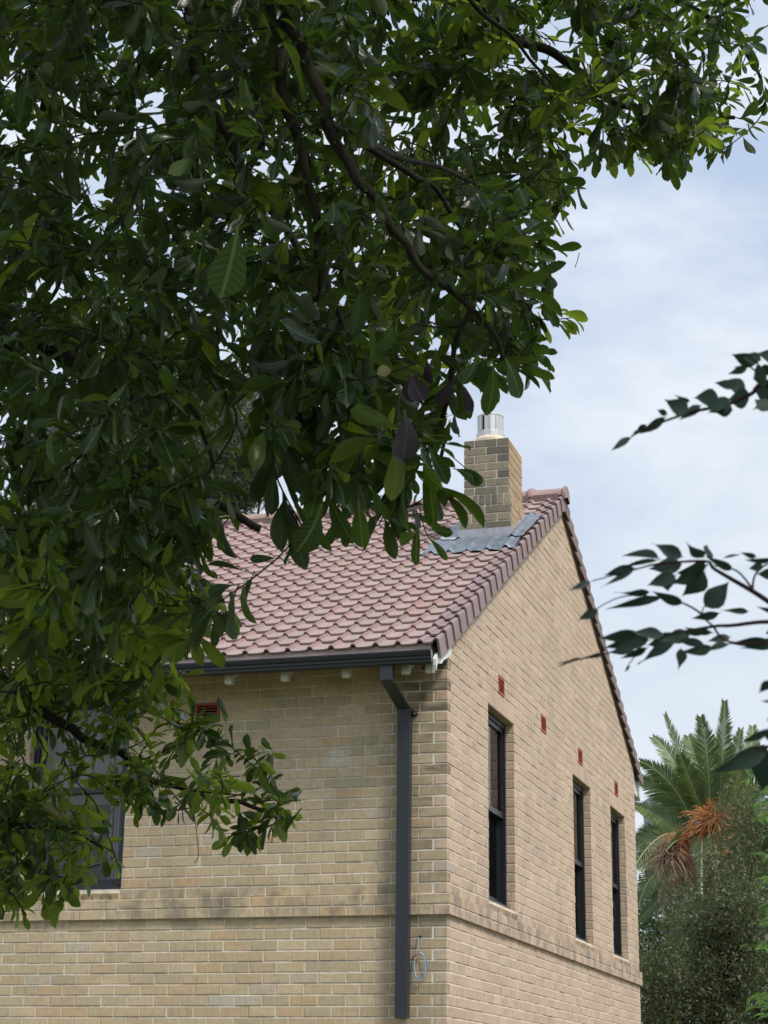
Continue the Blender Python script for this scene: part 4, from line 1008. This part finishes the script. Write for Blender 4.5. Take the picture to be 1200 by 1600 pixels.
stem([zc_(1130,340),zc_(1030,220),zc_(900,190)], .0014, .0006); stem([zc_(1115,320),zc_(1130,240),zc_(1200,180),zc_(1320,150)], .0014, .0008)
stem([(1400,1060),(1250,980),zc_(1200,500),zc_(1000,520),zc_(900,525),zc_(700,560),zc_(480,600),zc_(310,675),zc_(40,728)], .0032, .0005)
stem([zc_(840,460),zc_(760,410),zc_(640,370),zc_(400,360),zc_(200,460)], .0013, .0005); stem([zc_(900,525),zc_(840,470),zc_(845,420)], .0012, .0006)
stem([zc_(900,525),zc_(960,600),zc_(1100,620),zc_(1300,600)], .0012, .0012); stem([zc_(510,645),zc_(450,710),zc_(410,775)], .0008, .0004)
stem([z5(1100,900),z5(950,790),z5(700,790),z5(560,860)], .002, .0006, 1.55)
mb = MB(); P = [RBASE, RBASE*.5+at(1500,1250,2.1)*.5, at(1500,1250,2.1), at(1400,1060,1.95)]; L_ = smoothline(P, 6); mb.tube(L_, knob(L_, .022, .004), 8); o = mb.build('trunk', m_bark, smooth=True); o.parent = rp_; o.matrix_local = RI
for P in ([at(1500,1250,2.1), at(1480,900,2.0), at(1320,640,1.9)], [at(1500,1250,2.1), at(1350,1220,1.7), at(*z5(1100,900),1.55)]):
    mb = MB(); L_ = smoothline(P, 6); mb.tube(L_, knob(L_, .005, .0032), 6); o = mb.build('branch', m_twig, smooth=True); o.parent = rp_; o.matrix_local = RI

# ------------------------------------------------------------------ bright leafy bush at the right edge
BB = at(1330, 1700, 9.0); BB[2] = ZG
bush = empty('leafy_bush', BB, label='fresh bright green leafy bush at the lower right edge', category='bush'); BI = Matrix.Translation(-Vector(BB))
cl = []
for (x, y, sx, sy, n) in [(1195,1235,16,36,8),(1182,1215,14,18,4),(1205,1300,12,25,5),(1204,1385,13,28,6),(1212,1440,8,30,3),(1196,1555,14,20,7),(1210,1575,16,26,8),(1225,1180,16,40,8),(1285,1350,34,160,60),(1285,1550,38,80,36),(1190,1480,12,8,2)]:
    for _ in range(n): cl.append(at(rng.normal(x, sx), rng.normal(y, sy), rng.uniform(8.3, 9.8)))
mb = MB(); lm, li = [], []
spine = smoothline([BB, at(1330,1500,9), at(1290,1300,9), at(1240,1200,9.)], 10)
for c in cl:
    k = spine[int(np.argmin([np.linalg.norm(s_-c)+(s_[2] > c[2])*.5 for s_ in spine]))]
    P = bez(k, (k+c)/2+np.array([0,0,.08]), c, 5); mb.tube(P, [.004,.003,.0025,.002,.0012], 4, cap=False)
    D = nrm(P[-1]-P[-2]); side = nrm(np.cross(D, [0,0,1.])+rng.normal(0,.2,3))
    for j in range(7):
        t = 1-j*.12; b0 = P[-1]-D*(j*.022); s_ = 1 if j % 2 else -1
        d = nrm(D*(1.2 if j == 0 else .6)+side*s_*(0 if j == 0 else 1)+DOWN*rng.uniform(0,.5)); lm.append(leaf_mx(b0, d, nrm(np.array([0,-.3,1.])+rng.normal(0,.35,3)), rng.uniform(.05,.085))); li.append(rng.integers(0, 8))
o = mb.build('twigs', m_twig, smooth=True, kind='stuff'); o.parent = bush; o.matrix_local = BI
mb = MB(); mb.tube(spine, knob(spine, .03, .006), 7); o = mb.build('stem', m_bark, smooth=True); o.parent = bush; o.matrix_local = BI
lm = np.array(lm); li = np.array(li); pp = np.array([proj(m[:3,3])[:2] for m in lm]); inn = (pp[:,0] < 1196)*(pp[:,1] < 1598)*(pp[:,1] > 1100)
bl = [mesh_np('leaf', *ov[i], m_leafb) for i in range(8)]
ids = np.where(inn)[0][:280]; mk = np.ones(len(lm), bool); mk[ids] = False
for i in ids: put('leaf', bl[li[i]], bush, BI @ Matrix(lm[i].tolist()))
put('foliage', merge_leaves('foliage', ov, li[mk], lm[mk], m_leafb), bush, BI, kind='stuff')

# ------------------------------------------------------------------ lilly pilly below the palm
def small_tree(name, base, label, cat, lobes, nleaf, ls, mt, shp, trunk_r, inner=.55, clumps=0):
    e = empty(name, base, label=label, category=cat); I = Matrix.Translation(-Vector(base))
    lobes = [(np.array(c), np.array(r)) for c, r in lobes]; vol = np.array([r.prod()**(2/3) for _, r in lobes]); vol /= vol.sum()
    k = rng.choice(len(lobes), nleaf, p=vol); u = rng.normal(0, 1, (nleaf, 3)); u /= np.linalg.norm(u, axis=1)[:, None]
    rad = inner+(1-inner)*rng.random(nleaf)**.55*1.03
    C = np.array([l[0] for l in lobes])[k]; Rr = np.array([l[1] for l in lobes])[k]
    if clumps:
        nc = clumps; ck = rng.choice(len(lobes), nc, p=vol); cu = rng.normal(0, 1, (nc, 3)); cu /= np.linalg.norm(cu, axis=1)[:, None]
        cc = np.array([l[0] for l in lobes])[ck]+cu*np.array([l[1] for l in lobes])[ck]*rng.uniform(.55, 1.0, nc)[:, None]
        cr = rng.uniform(.14, .38, nc); kk = rng.choice(nc, nleaf, p=cr**2/(cr**2).sum())
        P = cc[kk]+u*(cr[kk]*rng.random(nleaf)**.4)[:, None]*np.array([1, 1, 1.25]); u = .5*u+.5*cu[kk]
    else:
        clump = np.sin(u[:, 0]*9+k)*np.sin(u[:, 1]*8+k*2)*np.sin(u[:, 2]*9+k*3)
        P = C+u*Rr*(rad*(1+.16*clump))[:, None]
    ok = np.ones(nleaf, bool)
    d = u+rng.normal(0, .7, (nleaf, 3))+np.array([0,0,.1]); up = u+rng.normal(0, .7, (nleaf, 3))+np.array([0,0,.8])
    Y = d/np.linalg.norm(d, axis=1)[:, None]; X = np.cross(Y, up); X /= np.linalg.norm(X, axis=1)[:, None]+1e-9; Z = np.cross(X, Y)
    s = (ls*rng.uniform(.65, 1.3, nleaf))[:, None]
    m = np.zeros((nleaf, 4, 4)); m[:, :3, 0] = X*s; m[:, :3, 1] = Y*s; m[:, :3, 2] = Z*s; m[:, :3, 3] = P; m[:, 3, 3] = 1
    put('foliage', merge_leaves('foliage', shp, rng.integers(0, len(shp), nleaf), m, mt), e, I, kind='stuff')
    mb = MB(); top = np.mean([c for c, r in lobes], axis=0)
    pts = smoothline([base, base*.7+top*.3+rng.normal(0,.05,3), top], 6); mb.tube(pts, knob(pts, trunk_r, trunk_r*.4), 9); o = mb.build('trunk', m_bark, smooth=True); o.parent = e; o.matrix_local = I
    for c, r in lobes:
        a = pts[len(pts)//2]; mb = MB(); q_ = bez(a, (a+c)/2+np.array([0,0,.3]), c+rng.normal(0,.1,3), 7); mb.tube(q_, knob(q_, trunk_r*.5, trunk_r*.12), 6); o = mb.build('limb', m_bark, smooth=True); o.parent = e; o.matrix_local = I
    return e
sm = [leaf_shape('small', 200+i) for i in range(6)]
def lobe(x, y, d, r): return (at(x, y, d), (r, r*1.05, r*1.1))
LP = at(1120, 1600, 26); LP[2] = ZG
small_tree('lilly_pilly_tree', LP, 'dense grey green small leaved tree beside the gable end with reddish shoot tips', 'tree',
   [lobe(1115,1490,25.6,.92), lobe(1055,1545,25.3,.68), lobe(1150,1400,26,.85), lobe(1098,1425,26.2,.52), lobe(1190,1330,26.5,.75), lobe(1230,1450,26,1.0), lobe(1050,1640,25.2,.85), lobe(1150,1620,25.2,1.1), lobe(1180,1280,27,.45), lobe(1260,1320,27,.8), lobe(1010,1600,25.2,.45), lobe(1025,1520,25.6,.36), lobe(1120,1750,25.6,1.3), lobe(1240,1700,25.6,1.2), lobe(1025,1750,25.6,.8), lobe(1190,1560,26.6,1.0), lobe(1100,1570,26.2,.9), lobe(1128,1362,26.4,.3)], 92000, .058, m_leafs, sm, .14, clumps=390)
DT = at(1060, 1500, 52); DT[2] = ZG
small_tree('dark_shade_tree', DT, 'dark mass of evergreen foliage in shade under the lowest palm fronds', 'tree',
   [lobe(1045,1450,51,1.3), lobe(1010,1500,51,1.2), lobe(1110,1430,52,1.3), lobe(1060,1580,51,2.0), lobe(1190,1430,52,1.9), lobe(1000,1600,51,1.5)], 15000, .19, m_leaf, sm, .16)
# feathery tree behind the roof, seen through gaps in the crown
FT = at(330, 1500, 42); FT[2] = ZG
nd_ = [(np.array([(-.03,0,0),(.03,0,0),(.02,1,-.25),(-.02,1,-.25)]), np.array([(0,1,2,3)]), np.array([(0,0),(1,0),(1,1),(0,1)])), (np.array([(-.025,0,0),(.025,0,0),(.05,.5,-.05),(0,1,-.4)]), np.array([(0,1,2,3)]), np.array([(0,0),(1,0),(1,1),(0,1)]))]
small_tree('casuarina_tree', FT, 'feathery grey green tree rising behind the roof ridge, seen through the leaves', 'tree',
   [lobe(330,690,41,1.35), lobe(400,650,42,1.0), lobe(250,720,42,1.5), lobe(370,740,41.5,.75), lobe(300,790,42,1.4), lobe(400,765,41.5,.35), lobe(150,760,43,1.8), lobe(240,600,42,1.1)], 56000, .22, m_leaff, nd_, .22, .3)

# ------------------------------------------------------------------ date palm beyond the gable end
PD = 45.0; PC = at(1105, 1318, PD); PB = PC.copy(); PB[2] = ZG; PB[0] += .5
palm = empty('date_palm', PB, label='tall date palm with orange fruit stalks standing beyond the gable end', category='palm tree'); PI = Matrix.Translation(-Vector(PB))
mb = MB(); pts = smoothline([PB, PB*.5+PC*.5, PC-np.array([0,0,.35])], 12); mb.tube(pts, [.42+.03*math.sin(i*2.2)+(.14 if i > len(pts)-4 else 0) for i in range(len(pts))], 14); o = mb.build('trunk', m_palmbark, smooth=False); o.parent = palm; o.matrix_local = PI
def frond(b0, c0, t0, hw=.42, npair=84, dead=False):
    P = bez(b0, c0, t0, npair+1); mb = MB(); mb.tube(P[::4]+[P[-1]] if (npair % 4) else P[::4], .015, 4, 1, cap=False)
    ax = nrm(t0-b0); sidev = nrm(np.cross(ax, nrm(CP-b0)+np.array([0,0,.5])+rng.normal(0,.35,3)))
    for i in range(4, npair):
        t = i/npair; d = nrm(P[i+1]-P[i]); sd_ = nrm(sidev-d*(sidev@d)); n_ = np.cross(sd_, d)
        if n_[2] < 0: n_ = -n_
        w = hw*min(1, .35+t*2.2)*(1-.72*max(0, t-.55)/.45)
        for s_ in (-1, 1):
            ld = nrm(sd_*s_*1.0+d*(.75+.5*t)+n_*.30+rng.normal(0, .07, 3)+DOWN*.12)
            ln = w*1.25*rng.uniform(.85, 1.1); wv = d*.024; a = P[i]; m_ = a+ld*ln*.55; e_ = a+ld*ln+DOWN*.05*ln
            mb.add([a-wv*.5, a+wv*.5, m_+wv, m_-wv, e_], [(0,1,2,3),(3,2,4)], 0)
    o = mb.build('frond', [m_dead if dead else m_palm, m_rach]); o.parent = palm; o.matrix_local = PI
FR = [((1098,1275),(1066,1195),(1038,1117),0),((1095,1290),(1062,1185),(1020,1152),1.2),((1108,1275),(1110,1190),(1094,1120),-.6),((1122,1275),(1130,1190),(1132,1095),-.3),((1125,1275),(1145,1200),(1158,1140),.8),
      ((1085,1298),(1060,1215),(1000,1190),-.4),((1088,1305),(1050,1230),(998,1218),.3),((1080,1318),(1040,1275),(988,1258),-.8),((1075,1320),(1030,1285),(975,1330),.5),((1100,1330),(1070,1290),(1040,1330),-2.0),
      ((1070,1345),(1035,1335),(975,1352),-.5),((1070,1350),(1010,1350),(998,1418),-1.0),((1065,1360),(1040,1395),(992,1445),.2),((1080,1365),(1085,1390),(1066,1435),-1.4),((1120,1285),(1160,1200),(1188,1165),.3),
      ((1130,1295),(1170,1215),(1215,1220),-.5),((1135,1305),(1185,1260),(1235,1290),.2),((1135,1290),(1150,1250),(1160,1190),-1.6),((1140,1320),(1190,1300),(1235,1360),-.6),((1110,1280),(1085,1180),(1075,1150),1.5),
      ((1118,1280),(1115,1180),(1118,1150),1.8),((1075,1330),(1040,1300),(1000,1300),1.4),((1120,1340),(1150,1350),(1165,1430),-.8),((1128,1288),(1180,1180),(1176,1135),1.7),((1102,1278),(1080,1225),(1062,1180),-.9),((1140,1300),(1165,1290),(1170,1250),-1.0)]
for b0, c0, t0, dz_ in FR:
    frond(at(*b0, PD), at(*c0, PD+dz_*.5), at(*t0, PD+dz_), rng.uniform(.34, .46))
for _ in range(12):
    a = rng.uniform(0, 6.28); o_ = np.array([math.cos(a), math.sin(a), 0]); b0 = PC+o_*.35
    frond(b0, b0+o_*1.4+np.array([0,0,.7 if a > 3 else .3]), b0+o_*rng.uniform(2.2, 2.9)+np.array([0,0,-1.6]), .36, 46)
for _ in range(7):
    b0 = at(rng.uniform(1045,1110), rng.uniform(1345,1370), PD-.4); frond(b0, b0+rng.normal(0,.3,3)+np.array([0,0,.1]), b0+np.array([rng.uniform(-.9,.3), rng.uniform(-.8,.2), rng.uniform(-1.6,-.9)]), .2, 30, dead=True)
def strands(c, n, ln, mt, dirz, name, sp=.9):
    mb = MB()
    for _ in range(n):
        u = rng.normal(0, 1, 3); u[1] = -abs(u[1])*.9; u = nrm(u+np.array([0,-.2,dirz])); l_ = ln*rng.uniform(.5, 1.15)
        a = c+rng.normal(0, .10, 3); m_ = a+u*l_*.55+np.array([0,0,.06]); e_ = a+u*l_*sp+np.array([0,0,-.30*l_])
        mb.tube(bez(a, m_, e_, 5), [.010,.010,.009,.008,.004], 3, cap=False)
    o = mb.build(name, mt); o.parent = palm; o.matrix_local = PI
strands(at(1118,1290,PD-1.2), 420, .98, m_fruit, .45, 'fruit_stalk'); strands(at(1125,1330,PD-1.0), 120, .62, m_fruit, -.1, 'fruit_stalk'); strands(at(1138,1300,PD-.8), 70, .5, m_fruit, .1, 'fruit_stalk')
strands(at(1070,1322,PD-1.1), 150, .65, m_fruit, .1, 'fruit_stalk'); strands(at(1048,1340,PD-1.3), 260, .75, m_dead, .1, 'dry_fruit_stalk'); strands(at(1065,1350,PD-1.0), 50, .6, m_fruit, -.4, 'fruit_stalk'); strands(at(1110,1345,PD-1.1), 70, .6, m_dead, -.5, 'dry_fruit_stalk')

# ------------------------------------------------------------------ blue grey building far behind the palm
FB = at(1045, 1300, 95); FB[2] = ZG
m_bw = speck('blue_grey_render', (.36,.41,.47), .8); m_br = speck('slate_roof', (.22,.26,.31), .7); m_bg = mat('far_glass', (.10,.14,.18), .15)  # blue grey wall, lightened to put distance haze into its colour
bd = empty('apartment_building', FB, label='blue grey apartment building with white railings far behind the palm fronds', category='building'); DI = Matrix.Translation(-Vector(FB))
def bp(name, mb, mt, par=None, **kw):
    o = mb.build(name, mt, fixn=True, **kw); o.parent = par or bd
    if not par: o.matrix_local = DI
    return o
ZE = at(1045, 1262, 95)[2]; x0 = FB[0]-1.3
mb = MB(); mb.box((x0, FB[1], ZG), (x0+6.5, FB[1]+9, ZE)); bp('wall', mb, m_bw)
mb = MB(); mb.prism([(x0-.4, ZE+.02), (x0+6.9, ZE+.02), (x0+4.4, ZE+1.9), (x0+2.4, ZE+1.9)], lambda u, v, t: (u, t, v), FB[1]-.5, FB[1]+9.5); rf = bp('roof', mb, m_br)
mb = MB(); mb.prism([(x0+.9, ZE+.05), (x0+2.5, ZE+.05), (x0+2.5, ZE+1.5), (x0+1.7, ZE+2.3), (x0+.9, ZE+1.5)], lambda u, v, t: (u, t, v), FB[1]-.7, FB[1]+3); dm = bp('dormer', mb, m_bw)
mb = MB(); mb.prism([(x0+.7, ZE+1.4), (x0+1.7, ZE+2.42), (x0+2.7, ZE+1.4), (x0+2.7, ZE+1.55), (x0+1.7, ZE+2.6), (x0+.7, ZE+1.55)], lambda u, v, t: (u, t, v), FB[1]-.95, FB[1]+3.1); bp('dormer_roof', mb, m_br, dm)
for i in range(4):
    for j in range(6):
        a = x0+.5+i*1.5; z = ZE-1.3-j*2.7; mb = MB(); mb.box((a, FB[1]-.06, z-1.2), (a+.9, FB[1]-.005, z+.1)); f_ = bp('window', mb, m_white)
        mb = MB(); mb.box((a+.1, FB[1]-.08, z-1.1), (a+.8, FB[1]-.062, z)); bp('pane', mb, m_bg, f_)
mb = MB(); mb.box((x0+1.2, FB[1]-.76, ZE+.5), (x0+2.2, FB[1]-.702, ZE+1.4)); bp('dormer_window', mb, m_bg, dm)
for j in range(5):
    z = ZE-2.9-j*2.7; mb = MB(); mb.box((x0-.6, FB[1]-1.2, z-.12), (x0+6.6, FB[1]-.09, z)); bl_ = bp('balcony', mb, m_white)
    mb = MB(); mb.box((x0-.6, FB[1]-1.2, z+.95), (x0+6.6, FB[1]-1.14, z+1.02))
    for i in range(24): mb.box((x0-.58+i*.31, FB[1]-1.19, z+.001), (x0-.55+i*.31, FB[1]-1.15, z+.949))
    bp('railing', mb, m_white, bl_)
